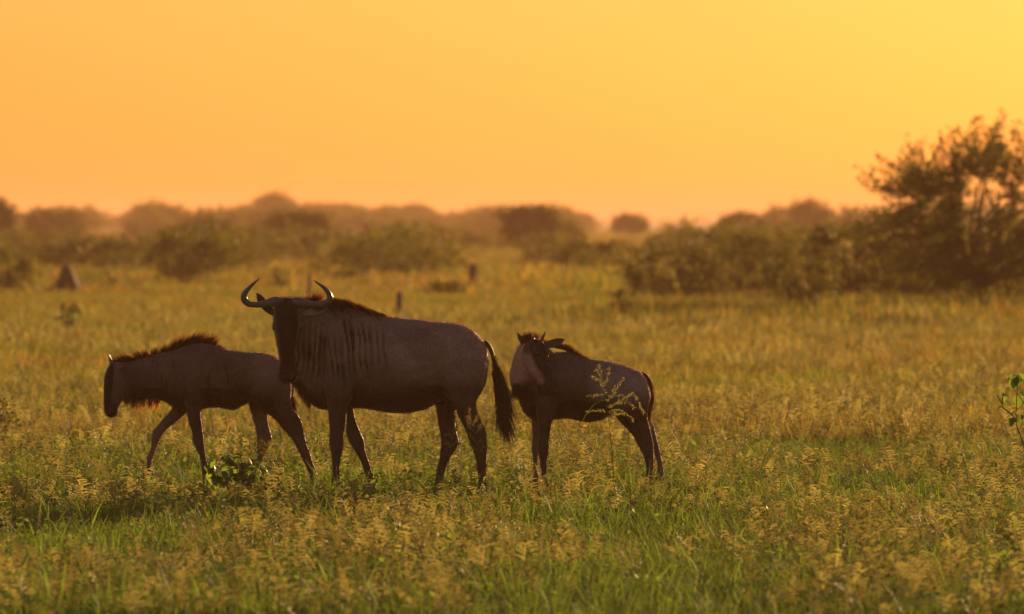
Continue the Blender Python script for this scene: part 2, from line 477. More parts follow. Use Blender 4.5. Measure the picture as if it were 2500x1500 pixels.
        if nrm.z < -.2 and py > 940 and py < 1020: c = mixc(c, DARK, ss(.2, .7, -nrm.z))      # dark belly
        c = mixc(c, (0.014, 0.009, 0.007), .78 * stripe(p) * (.7 + .6 * ss(-.25, .2, noise.noise(Vector((p.x * 9, p.z * 7, 8.0))))))
        return c
    def dent(p, nrm):
        px = p.x * S + 955; py = fr.gy - p.z * S; d = 0.0
        if px < 750 and p.y < -.15:
            for sx in (-1, 1):                                                                # nostrils and eye hollows
                d -= .012 * math.exp(-(((px - 706 - sx * 13) / 5) ** 2 + ((py - 912) / 5) ** 2)) * (nrm.y < -.2)
            d -= .006 * math.exp(-((py - 924) / 2.0) ** 2)
            return d
        d -= .0012 * stripe(p)
        d += .006 * noise.noise(p * 6) + .004 * noise.noise(p * 13)
        d -= .012 * math.exp(-((px - 1060 - (py - 900) * .25) / 14) ** 2) * ss(830, 900, py) * (1 - ss(940, 980, py)) * (p.y < 0)   # flank hollow
        d -= .010 * math.exp(-((px - 885) / 14) ** 2) * ss(800, 860, py) * (1 - ss(950, 990, py)) * (p.y < 0)                      # behind the shoulder
        return d
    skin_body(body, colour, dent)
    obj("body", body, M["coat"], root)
    coat_hair(body, root, 34000, .017, 71)
    # horns: (px, row, radius px, depth)
    horn_obj([(691, 736, 7.5, -.34), (686, 735, 10.5, -.35), (673, 736, 12.6, -.365), (657, 740, 10, -.375), (641, 742.5, 7.8, -.38), (625, 743, 7.0, -.385), (611, 740.5, 7.6, -.39), (601, 731, 8.3, -.395), (600.5, 719, 7.3, -.40), (608, 707.5, 5.7, -.405), (617.5, 697.4, 4.1, -.41), (627.5, 688, 2.6, -.41), (637.5, 679.8, .9, -.41)], fr, root, 0)
    horn_obj([(717, 735, 7.5, -.34), (722, 735, 10.5, -.35), (734, 738, 13, -.365), (750, 741, 10, -.375), (766, 742.5, 7.7, -.38), (782, 742.5, 6.6, -.385), (798, 739.8, 7.4, -.39), (808, 729.7, 8.1, -.395), (806.5, 717.6, 6.6, -.40), (798.5, 705.5, 5.1, -.405), (787.4, 696.4, 3.6, -.41), (777, 689.3, 2.4, -.41), (769, 683.2, .8, -.41)], fr, root, 0)
    e = ear_mesh([L(735, 766, -.27), L(755, 763, -.26), L(775, 760, -.25), L(793, 754, -.25), L(804, 747, -.25)], [.02, .034, .036, .026, .003], (0, -1, .25)); e.c = [(.26, .2, .17) if (v.y < L(0, 0, -.255).y and i % 12 not in (0, 1, 5, 6, 7, 11)) else (.05, .035, .028) for i, v in enumerate(e.v)]
    obj("ear", e.mesh("ear"), M["coat"], root)
    e = ear_mesh([L(672, 765, -.25), L(657, 752, -.23), L(645, 738, -.22), L(636, 725, -.215), L(629, 715, -.215)], [.02, .03, .03, .022, .003], (-.3, -1, 0)); e.c = [(.05, .034, .03)] * len(e.v)
    obj("ear", e.mesh("ear"), M["coat"], root)
    for px in (675.0, 734.0):
        mb = MB(); mb.add(*ball(L(px, 799.5, -.34), .019)); obj("eye", mb.mesh("eye"), M["eye"], root)
    # mane: tufts behind the horns, then long locks lying along the neck
    mb = MB()
    for i in range(420):
        t = rng.random(); px = 708 + 70 * t; y = -.20 + .12 * t + rng.gauss(0, .015)
        strand(mb, L(px, 741 - 4 * t + rng.uniform(-2, 6), y), (rng.gauss(-.15 + .7 * t, .35), rng.gauss(0, .3), 1), rng.uniform(.05, .09) + .06 * (t > .62) * rng.random(), (rng.gauss(0, .15), 0, -.25), .0022, mixc((1, 1, 1), (2.6, 1.7, .9), rng.random() ** 3))
    crest = smooth_path([(775, 738), (800, 733), (817, 732), (850, 739), (880, 750), (905, 760), (935, 769)], 6)
    for i in range(1500):
        q = crest[int((len(crest) - 1) * rng.random() ** 1.3)]; t = (q[0] - 775) / 160
        ln = rng.uniform(.05, .19) * (1 - .55 * t); side = -.035 - .05 * rng.random()
        clump = .25 * math.sin(q[0] * .19) + .15 * math.sin(q[0] * .43)
        strand(mb, L(q[0] + rng.gauss(0, 2), q[1] + rng.uniform(-2, 4), rng.gauss(-.015, .02)), (.75 + rng.gauss(0, .12), -.5 + rng.gauss(0, .12) + clump * .3, .16 + rng.gauss(0, .12)), ln * (1 + clump), (.1, -.1, -.75 - .3 * rng.random()), .0026, (1, 1, 1), 4)
    obj("mane", mb.mesh("mane"), M["hair"], root)
    for i in range(260):                                       # short dark fringe on the brow between the horns
        px = 704 + rng.gauss(0, 9)
        strand(mb, L(px, 729 + abs(px - 704) * .1 + rng.uniform(-1, 6), -.31 + rng.gauss(0, .02)), (rng.gauss(0, .35), rng.gauss(-.3, .3), rng.uniform(.3, 1)), rng.uniform(.015, .04), (0, -.2, -.3), .002, (1, 1, 1))
    # throat fringe
    mb = MB()
    for i in range(500):
        t = rng.random(); px = 712 + 48 * t
        strand(mb, L(px, 905 + 75 * t + rng.gauss(0, 4), -.06 + rng.gauss(0, .02)), (rng.gauss(-.2, .15), rng.gauss(0, .15), -1), rng.uniform(.04, .09), (0, 0, -.1), .002, (1, 1, 1))
    obj("beard", mb.mesh("beard"), M["hair"], root)
    # tail
    tail = [(1182, 834, 5.5, 0), (1194, 846, 5.5, .0), (1203, 868, 5.2, -.01), (1210, 892, 5.0, -.02), (1217, 918, 4.6, -.03), (1223, 945, 4.0, -.03), (1228, 985, 3.0, -.03), (1233, 1030, 1.5, -.03)]
    P = smooth_path(tail, 4); v, f = tube([L(q[0], q[1], q[3]) for q in P], [q[2] / S for q in P], 10); mb = MB(); mb.add(v, f, (.04, .028, .022))
    tl = obj("tail", mb.mesh("tail"), M["coat"], root)
    mb = MB()
    for i in range(2000):
        t = rng.random() ** .8; k = 8 + (len(P) - 10) * t; q = P[int(k)]; q2 = P[min(int(k) + 2, len(P) - 1)]
        tt = ss(.05, .55, t)
        d = Vector((q2[0] - q[0], 0, -(q2[1] - q[1]))).normalized() + Vector((rng.gauss(0, .10), rng.gauss(0, .12), 0)) * (.5 + tt)
        strand(mb, L(q[0] + rng.gauss(0, 2.2 + 4 * tt) - 2 * tt, q[1], q[3] + rng.gauss(0, .02)), d, rng.uniform(.08, .22) * (.4 + .8 * tt), (.12, 0, -.1), .0022, (.7, .7, .7), 3)
    obj("tail_tuft", mb.mesh("tail_tuft"), M["hair"], tl)
    hm = hoof_mesh(.085, .045)
    for px, y in ((818, near), (911, far), (1173, -.145), (1065, .145)):
        h = obj("hoof", hm, M["hoof"], root); h.location = L(px, fr.gy, y)
build_adult()

# ---------------- the left calf, walking
def build_left_calf():
    fr = Frame(61.5, 500); L = fr.L; S = fr.S; rng = random.Random(8)
    root = empty("wildebeest_calf", (X_at(500, 61.5), 61.5, 0))
    tag(root, "young wildebeest walking left with its head low and an upright bristly mane", "wildebeest calf", "wildebeest standing in the grass")
    parts = []
    parts.append(fr.torso([(288, 892, 945, .05), (305, 885, 966, .068), (325, 879, 976, .08), (350, 872, 976, .085), (375, 866, 974, .09), (400, 860, 980, .10), (420, 855, 994, .112), (440, 848, 1004, .128), (460, 841, 1005, .145), (478, 838, 1002, .155), (502, 838, 997, .165), (523, 842, 994, .17), (547, 852, 997, .175), (570, 855, 1001, .178), (590, 857, 992, .172), (606, 859.5, 985, .165), (645, 861.6, 985, .16), (666, 867.5, 985, .148), (686, 879, 980, .125), (703, 900, 965, .09), (713, 925, 950, .04)]))
    head = [(885, 273, 298, .04), (892, 267, 308, .062), (902, 261.5, 315, .075), (915, 256.5, 318, .082), (930, 254.5, 319, .082), (945, 253.5, 316, .076), (960, 253, 311, .068), (972, 253, 304, .06), (982, 253.5, 297, .053), (992, 254, 291.5, .048), (1002, 255, 290, .047), (1010, 257, 288, .046), (1016, 261, 283, .038), (1019.5, 267, 276, .018)]
    parts.append(loft([fr.hring(q[0], q[1], q[2], -.02, q[3], n=18, p=2.3) for q in smooth_path(head, 2)]))
    for sy in (-1, 1): parts.append(ball(L(268, 914, -.02 + sy * .068), .02))
    parts.append(fr.leg([(870, 462, 495, -.04, .04), (910, 450, 500, -.085, .06), (950, 448, 500, -.105, .065), (985, 452, 496, -.11, .055), (1011, 457, 491.5, -.11), (1053, 469, 497, -.105), (1070, 470.5, 499.5, -.105), (1080, 472, 500, -.105), (1097, 481, 500.5, -.105), (1115, 489, 504, -.105), (1150, 494, 514, -.105), (1172, 496, 518, -.105), (1192, 494, 518, -.105), (1206, 492, 516, -.105)]))
    parts.append(fr.leg([(950, 430, 480, .07, .06), (990, 420, 468, .10, .055), (1005, 414, 458, .105, .05), (1018, 402, 444, .11, .042), (1035, 386, 425, .11, .036), (1050, 373, 407, .11, .032), (1066, 368, 395, .11), (1085, 367, 385, .11), (1100, 365, 378.5, .11), (1112, 359, 374.5, .11), (1122, 356, 371, .11), (1140, 355, 367.5, .11), (1153, 356, 364, .11)]))
    parts.append(fr.leg([(878, 640, 688, -.035, .04), (900, 622, 702, -.08, .065), (932, 613, 712, -.11, .08), (970, 612, 712, -.12, .075), (995, 638, 716, -.12, .06), (1010, 655, 728, -.12, .052), (1026, 673, 737, -.12, .044), (1040, 686, 742, -.12, .038), (1056, 700, 745, -.12, .033), (1070, 711, 747, -.12, .029), (1085, 722, 750, -.12), (1100, 730, 756, -.12), (1115, 738, 761, -.12), (1135, 746, 768, -.12), (1155, 754, 776, -.12), (1175, 760, 783, -.12), (1195, 764, 788, -.12), (1206, 765, 788, -.12)]))
    parts.append(fr.leg([(920, 600, 690, .07, .075), (965, 600, 672, .10, .07), (990, 606, 662, .11, .055), (1014, 613, 654, .11), (1032, 619, 655, .11), (1050, 623, 659, .11), (1071, 626, 665, .11), (1083, 626.5, 660, .11), (1097, 626.5, 652.5, .11), (1121, 626, 640, .11), (1150, 620, 634, .11), (1180, 613, 628, .11), (1205, 608, 624, .11)]))
    body = fuse(parts, 0.0095, 6)
    def colour(p, nrm):
        px = p.x * S + 500; py = fr.gy - p.z * S
        c = mixc((.175, .108, .09), BROWN, min(1, .35 * (0.5 + noise.noise(p * 5)) + .75 * ss(870, 985, py)))  # brown deepens downward: natural coat plus light from above painted in
        if px > 600: c = mixc(c, (.25, .16, .142), .8 * ss(590, 650, px) * (1 - ss(890, 980, py)))  # paler upper rump, its sky sheen painted into the coat
        if px < 330 and py > 884 and p.x * S + 500 < 325:
            fx = 278 - 8 * ss(900, 1000, py) + 14 * ss(978, 990, py)
            h = mixc((.15, .095, .08), (.02, .011, .008), 1 - ss(fx - 3, fx + 5, px)); return mixc(h, c, ss(300, 324, px))
        if 370 < px < 560: c = mixc(c, (.045, .03, .024), .75 * ss(.5, .85, .5 + .5 * math.sin(px * .38 + 7 * noise.noise(Vector((p.x * 6, p.z * 3, 1))))) * ss(-.15, .2, noise.noise(Vector((p.x * 12, p.z * 6, 4)))) * ss(870, 900, py) * (1 - ss(950, 985, py)))
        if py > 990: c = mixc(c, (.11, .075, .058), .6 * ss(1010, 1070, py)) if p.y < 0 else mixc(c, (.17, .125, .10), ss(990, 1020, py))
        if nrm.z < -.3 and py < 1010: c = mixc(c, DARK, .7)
        return c
    def dent(p, nrm):
        px = p.x * S + 500; py = fr.gy - p.z * S
        if px < 325: return 0
        return .005 * noise.noise(p * 7) + .003 * noise.noise(p * 15) - .008 * math.exp(-((px - 610 - (py - 930) * .3) / 10) ** 2) * ss(880, 930, py) * (1 - ss(975, 1000, py))
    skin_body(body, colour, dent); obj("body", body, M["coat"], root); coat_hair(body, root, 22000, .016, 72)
    for y in (-.065, .02):
        horn_obj([(273, 889, 4.2, y), (270.5, 880, 3.4, y), (268, 872, 2.2, y), (266, 864, .6, y)], fr, root, 0)
    for sy in (-1, 1):
        e = ear_mesh([L(300, 912, -.02 + sy * .075), L(303, 905, -.02 + sy * .10), L(307, 897, -.02 + sy * .112), L(312, 890, -.02 + sy * .11)], [.012, .022, .02, .003], (-.5, sy, 0), .5); e.c = [(.075, .055, .048)] * len(e.v)
        obj("ear", e.mesh("ear"), M["coat"], root)
        mb = MB(); mb.add(*ball(L(269, 918, -.02 + sy * .08), .013)); obj("eye", mb.mesh("eye"), M["eye"], root)
    mb = MB()
    base = smooth_path([(284, 887), (300, 883), (320, 880), (340, 874.5), (374, 866), (410, 858), (433, 849.5), (457, 841.5), (475, 838), (502, 838.5), (523, 843), (548, 852.5)], 8)
    for i in range(2600):
        q = base[int((len(base) - 1) * rng.random())]; t = (q[0] - 284) / 264
        hgt = .062 if t < .3 else (.062 + .034 * ss(.3, .55, t)); hgt *= 1 - .85 * ss(.78, 1.0, t)
        clump = .34 * math.sin(q[0] * .27 + 1) * math.sin(q[0] * .11) + .2 * math.sin(q[0] * .7)
        lean = -.75 + 1.0 * ss(.05, .5, t) + .5 * ss(.55, 1, t)
        strand(mb, L(q[0] + rng.gauss(0, 2), q[1] + 3, rng.gauss(0, .012)), (lean + rng.gauss(0, .2) + clump, rng.gauss(0, .16), 1), hgt * rng.uniform(.4, 1.3) * (1 + clump), (.1 * lean, 0, -.1), .0021, mixc((1, 1, 1), (1.9, 1.3, .8), rng.random() ** 3))
    obj("mane", mb.mesh("mane"), M["hair"], root)
    mb = MB()
    for i in range(560):
        t = rng.random(); px = 300 + 92 * t
        clump = .3 * math.sin(px * .31) + .15 * math.sin(px * .9)
        strand(mb, L(px, 966 + 8 * ss(.0, .3, t) + rng.uniform(-3, 3), -.02 + rng.gauss(0, .018)), (rng.gauss(-.15, .15), rng.gauss(0, .2), -1), (.055 + .03 * ss(0, .2, t)) * rng.uniform(.5, 1.15) * (1 + clump), (rng.gauss(.05, .1), 0, 0), .0019, mixc((1, 1, 1), (5, 5, 3), ss(.1, .8, t) * rng.random() ** .6))
    obj("beard", mb.mesh("beard"), M["hair"], root)
    P = smooth_path([(708, 908, 3.5, 0), (715, 920, 3.4, -.03), (716, 950, 3.0, -.06), (714, 985, 2.6, -.09), (722, 1010, 2, -.10), (735, 1035, 1, -.10)], 4)
    v, f = tube([L(q[0], q[1], q[3]) for q in P], [q[2] / S for q in P], 8); mb = MB(); mb.add(v, f, (.13, .10, .085))
    tl = obj("tail", mb.mesh("tail"), M["coat"], root)
    mb = MB()
    for i in range(500):
        q = P[int(rng.uniform(10, len(P) - 1))]
        strand(mb, L(q[0] + rng.gauss(0, 2.5), q[1], q[3] + rng.gauss(0, .01)), (.3 + rng.gauss(0, .12), rng.gauss(0, .12), -1), rng.uniform(.04, .10), (.1, 0, 0), .002, (1, 1, 1))
    obj("tail_tuft", mb.mesh("tail_tuft"), M["hair"], tl)
    hm = hoof_mesh(.06, .03)
    for px, y in ((505, -.105), (777, -.12), (616, .11)):
        h = obj("hoof", hm, M["hoof"], root); h.location = L(px, fr.gy, y)
    h = obj("hoof", hm, M["hoof"], root); h.location = L(361, 1170, .11); h.rotation_euler = (0, .35, 0)
build_left_calf()

# ---------------- the right calf, looking back at the camera
def build_right_calf():
    fr = Frame(60.5, 1440); L = fr.L; S = fr.S; rng = random.Random(11)
    root = empty("wildebeest_calf", (X_at(1440, 60.5), 60.5, 0))
    tag(root, "small wildebeest calf with short straight horns standing with its head turned back", "wildebeest calf", "wildebeest standing in the grass")
    parts = []
    parts.append(fr.torso([(1267, 935, 982, .05), (1274, 918, 1000, .078), (1290, 897, 1018, .108), (1310, 882, 1026, .13), (1335, 868, 1027, .15), (1360, 860, 1024, .16), (1390, 860, 1023, .165), (1429, 873, 1031, .175), (1461, 878, 1028, .18), (1490, 883, 1013, .176), (1519, 890, 1008, .17), (1548, 901, 1008, .155), (1568, 911, 1000, .125), (1581, 927, 985, .08), (1587, 948, 966, .03)]))
    neck = [(838, 1272, 1316, -.05, .05), (848, 1264, 1335, -.04, .065), (862, 1257.5, 1356, -.03, .078), (880, 1251, 1375, -.01, .09), (905, 1245.5, 1380, 0, .10), (928, 1244, 1375, 0, .105), (950, 1250, 1365, 0, .105), (970, 1262, 1350, 0, .10), (985, 1274, 1340, 0, .09)]
    parts.append(loft([fr.hring(q[0], q[1], q[2], q[3], q[4], n=20) for q in smooth_path(neck, 2)]))
    # head: face turned half right, half to the camera
    nrm = Vector((math.cos(rad(42)), -math.sin(rad(42)), .12)).normalized()
    head = [(828, 1310, -.12, .025, .022), (834, 1309, -.125, .055, .045), (846, 1308, -.135, .084, .058), (860, 1308, -.145, .098, .064), (880, 1311, -.16, .098, .062), (900, 1319, -.18, .083, .054), (918, 1328, -.2, .064, .046), (934, 1336, -.215, .054, .0455), (946, 1340, -.225, .051, .048), (954, 1341, -.23, .044, .044), (960, 1340, -.23, .02, .022)]
    P = smooth_path(head, 2); rings = []
    for i, q in enumerate(P):
        c = L(q[1], q[0], q[2]); a = P[max(i - 1, 0)]; b = P[min(i + 1, len(P) - 1)]
        t = (L(b[1], b[0], b[2]) - L(a[1], a[0], a[2])).normalized()
        n_ = (nrm - t * nrm.dot(t)).normalized(); s_ = t.cross(n_).normalized()
        rings.append([c + n_ * (q[3] * sgn_pow(math.cos(2 * math.pi * j / 18), .87)) + s_ * (q[4] * sgn_pow(math.sin(2 * math.pi * j / 18), .87)) for j in range(18)])
    parts.append(loft(rings))
    side = Vector((0, 0, -1)).cross(nrm).normalized()
    if side.x > 0: side = -side                               # towards the viewer's left
    headc = lambda px, py, y: L(px, py, y)
    eyes = [L(1311, 868, -.15) + nrm * .055 + side * .054 * k for k in (1, -1)]
    for e in eyes: parts.append(ball(e - nrm * .004 + Vector((0, 0, .012)), .019))
    parts.append(fr.leg([(895, 1325, 1362, -.05, .04), (930, 1315, 1369, -.085, .06), (970, 1310, 1366, -.105, .065), (1005, 1311, 1358, -.11, .055), (1026, 1313, 1350, -.11), (1055, 1313.5, 1344, -.11), (1075, 1313, 1342, -.11), (1093, 1312, 1342, -.11), (1113, 1315, 1338, -.11), (1130, 1318, 1336, -.11), (1155, 1320, 1336, -.11), (1180, 1320, 1340, -.11), (1200, 1318, 1341, -.11), (1216, 1316, 1340, -.11)]))
    parts.append(fr.leg([(960, 1290, 1340, .06, .06), (1000, 1292, 1330, .09, .055), (1029, 1297, 1320, .10, .04), (1070, 1300, 1318, .10), (1085, 1298.5, 1318, .10), (1100, 1298, 1316.5, .10), (1119, 1300, 1314, .10), (1150, 1301, 1314, .10), (1180, 1300, 1316, .10), (1200, 1298, 1317, .10), (1214, 1297, 1316, .10)]))
    parts.append(fr.leg([(905, 1520, 1560, -.04, .04), (930, 1494, 1580, -.08, .07), (962, 1481, 1588, -.11, .08), (990, 1484, 1584, -.12, .075), (1012, 1499, 1580, -.12, .062), (1030, 1514, 1583, -.12, .052), (1046, 1529, 1588, -.12, .043), (1060, 1542, 1592, -.12, .036), (1072, 1550, 1594, -.12, .03), (1087, 1557, 1595, -.12, .026), (1105, 1568, 1596, -.12), (1120, 1573, 1596, -.12), (1145, 1577, 1594, -.12), (1175, 1576, 1594, -.12), (1198, 1573, 1594, -.12), (1216, 1570, 1592, -.12)]))
    parts.append(fr.leg([(940, 1510, 1580, .07, .07), (985, 1520, 1582, .10, .07), (1015, 1538, 1588, .11, .05), (1045, 1560, 1599, .11, .04), (1070, 1578, 1605, .11), (1087, 1588, 1610, .11), (1105, 1596, 1614, .11), (1125, 1602, 1618, .11), (1145, 1605, 1621, .11), (1170, 1606, 1623, .11), (1195, 1605, 1624, .11), (1214, 1602, 1622, .11)]))
    body = fuse(parts, 0.0095, 6)
    hn = nrm; side_h = Vector((-nrm.y, nrm.x, 0)).normalized()
    def colour(p, nr):
        px = p.x * S + 1440; py = fr.gy - p.z * S
        c = mixc((.175, .108, .09), BROWN, min(1, .35 * (.5 + noise.noise(p * 5)) + .75 * ss(900, 1005, py)))  # back lighter than belly, real colouring with overhead light painted in
        if px > 1430: c = mixc(c, (.33, .23, .215), .85 * ss(1420, 1480, px) * (1 - ss(940, 1015, py)))  # sky sheen put into the colour of the upper rump
        ax = 1308 + 33 * ss(840, 950, py); fc = L(ax, py, -.13 - .1 * ss(840, 950, py))
        k = (p - fc).dot(hn); lat = (p - fc).dot(side_h)
        if p.y < -.095 and py < 966 and k > -.125 and abs(lat) < .08 + .02 * (py < 900) and px < 1362 and (px < 1340 or py > 905 or k > 0):
            c = mixc(mixc((.08, .05, .038), (.4, .29, .25), ss(856, 872, py)), (.045, .026, .018), ss(-.02, .025, k + .012 * noise.noise(p * 25)))
            c = mixc(c, (.03, .018, .014), ss(928, 944, py + 14 * ss(-.03, .03, k)))
            return c
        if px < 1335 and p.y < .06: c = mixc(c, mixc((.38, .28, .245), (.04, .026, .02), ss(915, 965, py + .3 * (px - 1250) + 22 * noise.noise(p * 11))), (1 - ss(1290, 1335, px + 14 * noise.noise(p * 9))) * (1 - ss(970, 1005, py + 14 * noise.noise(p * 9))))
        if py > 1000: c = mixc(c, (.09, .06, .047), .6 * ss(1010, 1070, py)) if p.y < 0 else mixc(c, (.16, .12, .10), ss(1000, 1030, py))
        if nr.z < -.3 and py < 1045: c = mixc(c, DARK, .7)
        return c
    def dent(p, nr):
        px = p.x * S + 1440; py = fr.gy - p.z * S; d = 0
        if p.y < -.105 and py < 975 and px < 1365:
            for sx in (-1, 1): d -= .009 * math.exp(-(((px - 1344 - sx * 7) / 3) ** 2 + ((py - 938) / 3.2) ** 2))
            return d
        return .005 * noise.noise(p * 7) + .003 * noise.noise(p * 15) - .008 * math.exp(-((px - 1480 - (py - 960) * .3) / 10) ** 2) * ss(900, 960, py) * (1 - ss(1000, 1030, py))
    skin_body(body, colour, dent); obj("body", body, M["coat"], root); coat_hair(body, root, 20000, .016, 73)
    horn_obj([(1303, 830, 4.0, -.15), (1300, 823, 3.2, -.155), (1296, 816, 2.1, -.16), (1292, 809, .6, -.16)], fr, root, 0)
    horn_obj([(1322, 831, 4.6, -.17), (1325, 823, 3.5, -.18), (1328.5, 816, 2.4, -.185), (1332, 808, .6, -.185)], fr, root, 0)
    e = ear_mesh([L(1330, 845, -.12), L(1345, 841, -.10), L(1360, 836, -.09), L(1370, 832, -.085), L(1378.5, 829, -.08)], [.018, .03, .028, .018, .003], (.2, -1, .3)); e.c = [(.085, .06, .052)] * len(e.v)
    obj("ear", e.mesh("ear"), M["coat"], root)
    e = ear_mesh([L(1288, 848, -.10), L(1280, 838, -.08), L(1273, 828, -.07), L(1268, 820, -.065), L(1264, 813, -.06)], [.016, .022, .02, .013, .003], (-.5, -1, .1)); e.c = [(.07, .046, .036)] * len(e.v)
    obj("ear", e.mesh("ear"), M["coat"], root)
    for e in eyes:
        mb = MB(); mb.add(*ball(e + nrm * .006, .013)); obj("eye", mb.mesh("eye"), M["eye"], root)
    mb = MB()
    for i in range(500):                                       # forelock between ears and horns
        px = 1278 + 34 * rng.random()
        strand(mb, L(px, 832 + rng.uniform(-3, 4), -.07 + rng.gauss(0, .02)), (rng.gauss(0, .35), rng.gauss(0, .3), 1), rng.uniform(.035, .075), (rng.gauss(0, .2), 0, 0), .002, mixc((1, 1, 1), (1.8, 1.3, .8), rng.random() ** 3))
    base = smooth_path([(1318, 838), (1345, 843), (1365, 848), (1380, 851), (1395, 860), (1412, 867), (1432, 874)], 6)
    for i in range(1500):
        q = base[int((len(base) - 1) * rng.random())]; t = (q[0] - 1318) / 114
        strand(mb, L(q[0] + rng.gauss(0, 2), q[1] + 4, rng.gauss(-.01, .014)), (.35 + rng.gauss(0, .25), rng.gauss(-.05, .2), 1), (.05 - .03 * ss(.6, 1, t)) * rng.uniform(.6, 1.2), (.2, 0, -.15), .002, (1, 1, 1))
    obj("mane", mb.mesh("mane"), M["hair"], root)
    mb = MB()
    for i in range(800):
        t = rng.random(); px = 1252 + 70 * t
        strand(mb, L(px, 945 + 6 * t + rng.gauss(0, 5), -.10 + .02 * t + rng.gauss(0, .012)), (-.25 + .2 * t + rng.gauss(0, .15), -.15, -1), rng.uniform(.04, .085) * (1.3 - .8 * t), (-.1, 0, 0), .002, (1, 1, 1))
    obj("beard", mb.mesh("beard"), M["hair"], root)
    P = smooth_path([(1566, 911, 4, 0), (1578, 918, 4, -.02), (1586, 933, 3.8, -.03), (1590, 955, 3.5, -.04), (1588, 980, 3, -.05), (1582, 1005, 2.5, -.05), (1582, 1035, 1, -.05)], 4)
    v, f = tube([L(q[0], q[1], q[3]) for q in P], [q[2] / S for q in P], 8); mb = MB(); mb.add(v, f, (.03, .02, .016))
    tl = obj("tail", mb.mesh("tail"), M["coat"], root)
    mb = MB()
    for i in range(700):
        q = P[int(rng.uniform(5, len(P) - 1))]
        strand(mb, L(q[0] + rng.gauss(0, 2.5), q[1], q[3] + rng.gauss(0, .01)), (.12 + rng.gauss(0, .1), rng.gauss(0, .12), -1), rng.uniform(.04, .09), (.05, 0, 0), .002, (1, 1, 1))
    obj("tail_tuft", mb.mesh("tail_tuft"), M["hair"], tl)
    hm = hoof_mesh(.06, .03)
    for px, y in ((1328, -.11), (1306, .10), (1581, -.12), (1612, .11)):
        h = obj("hoof", hm, M["hoof"], root); h.location = L(px, fr.gy, y)
build_right_calf()
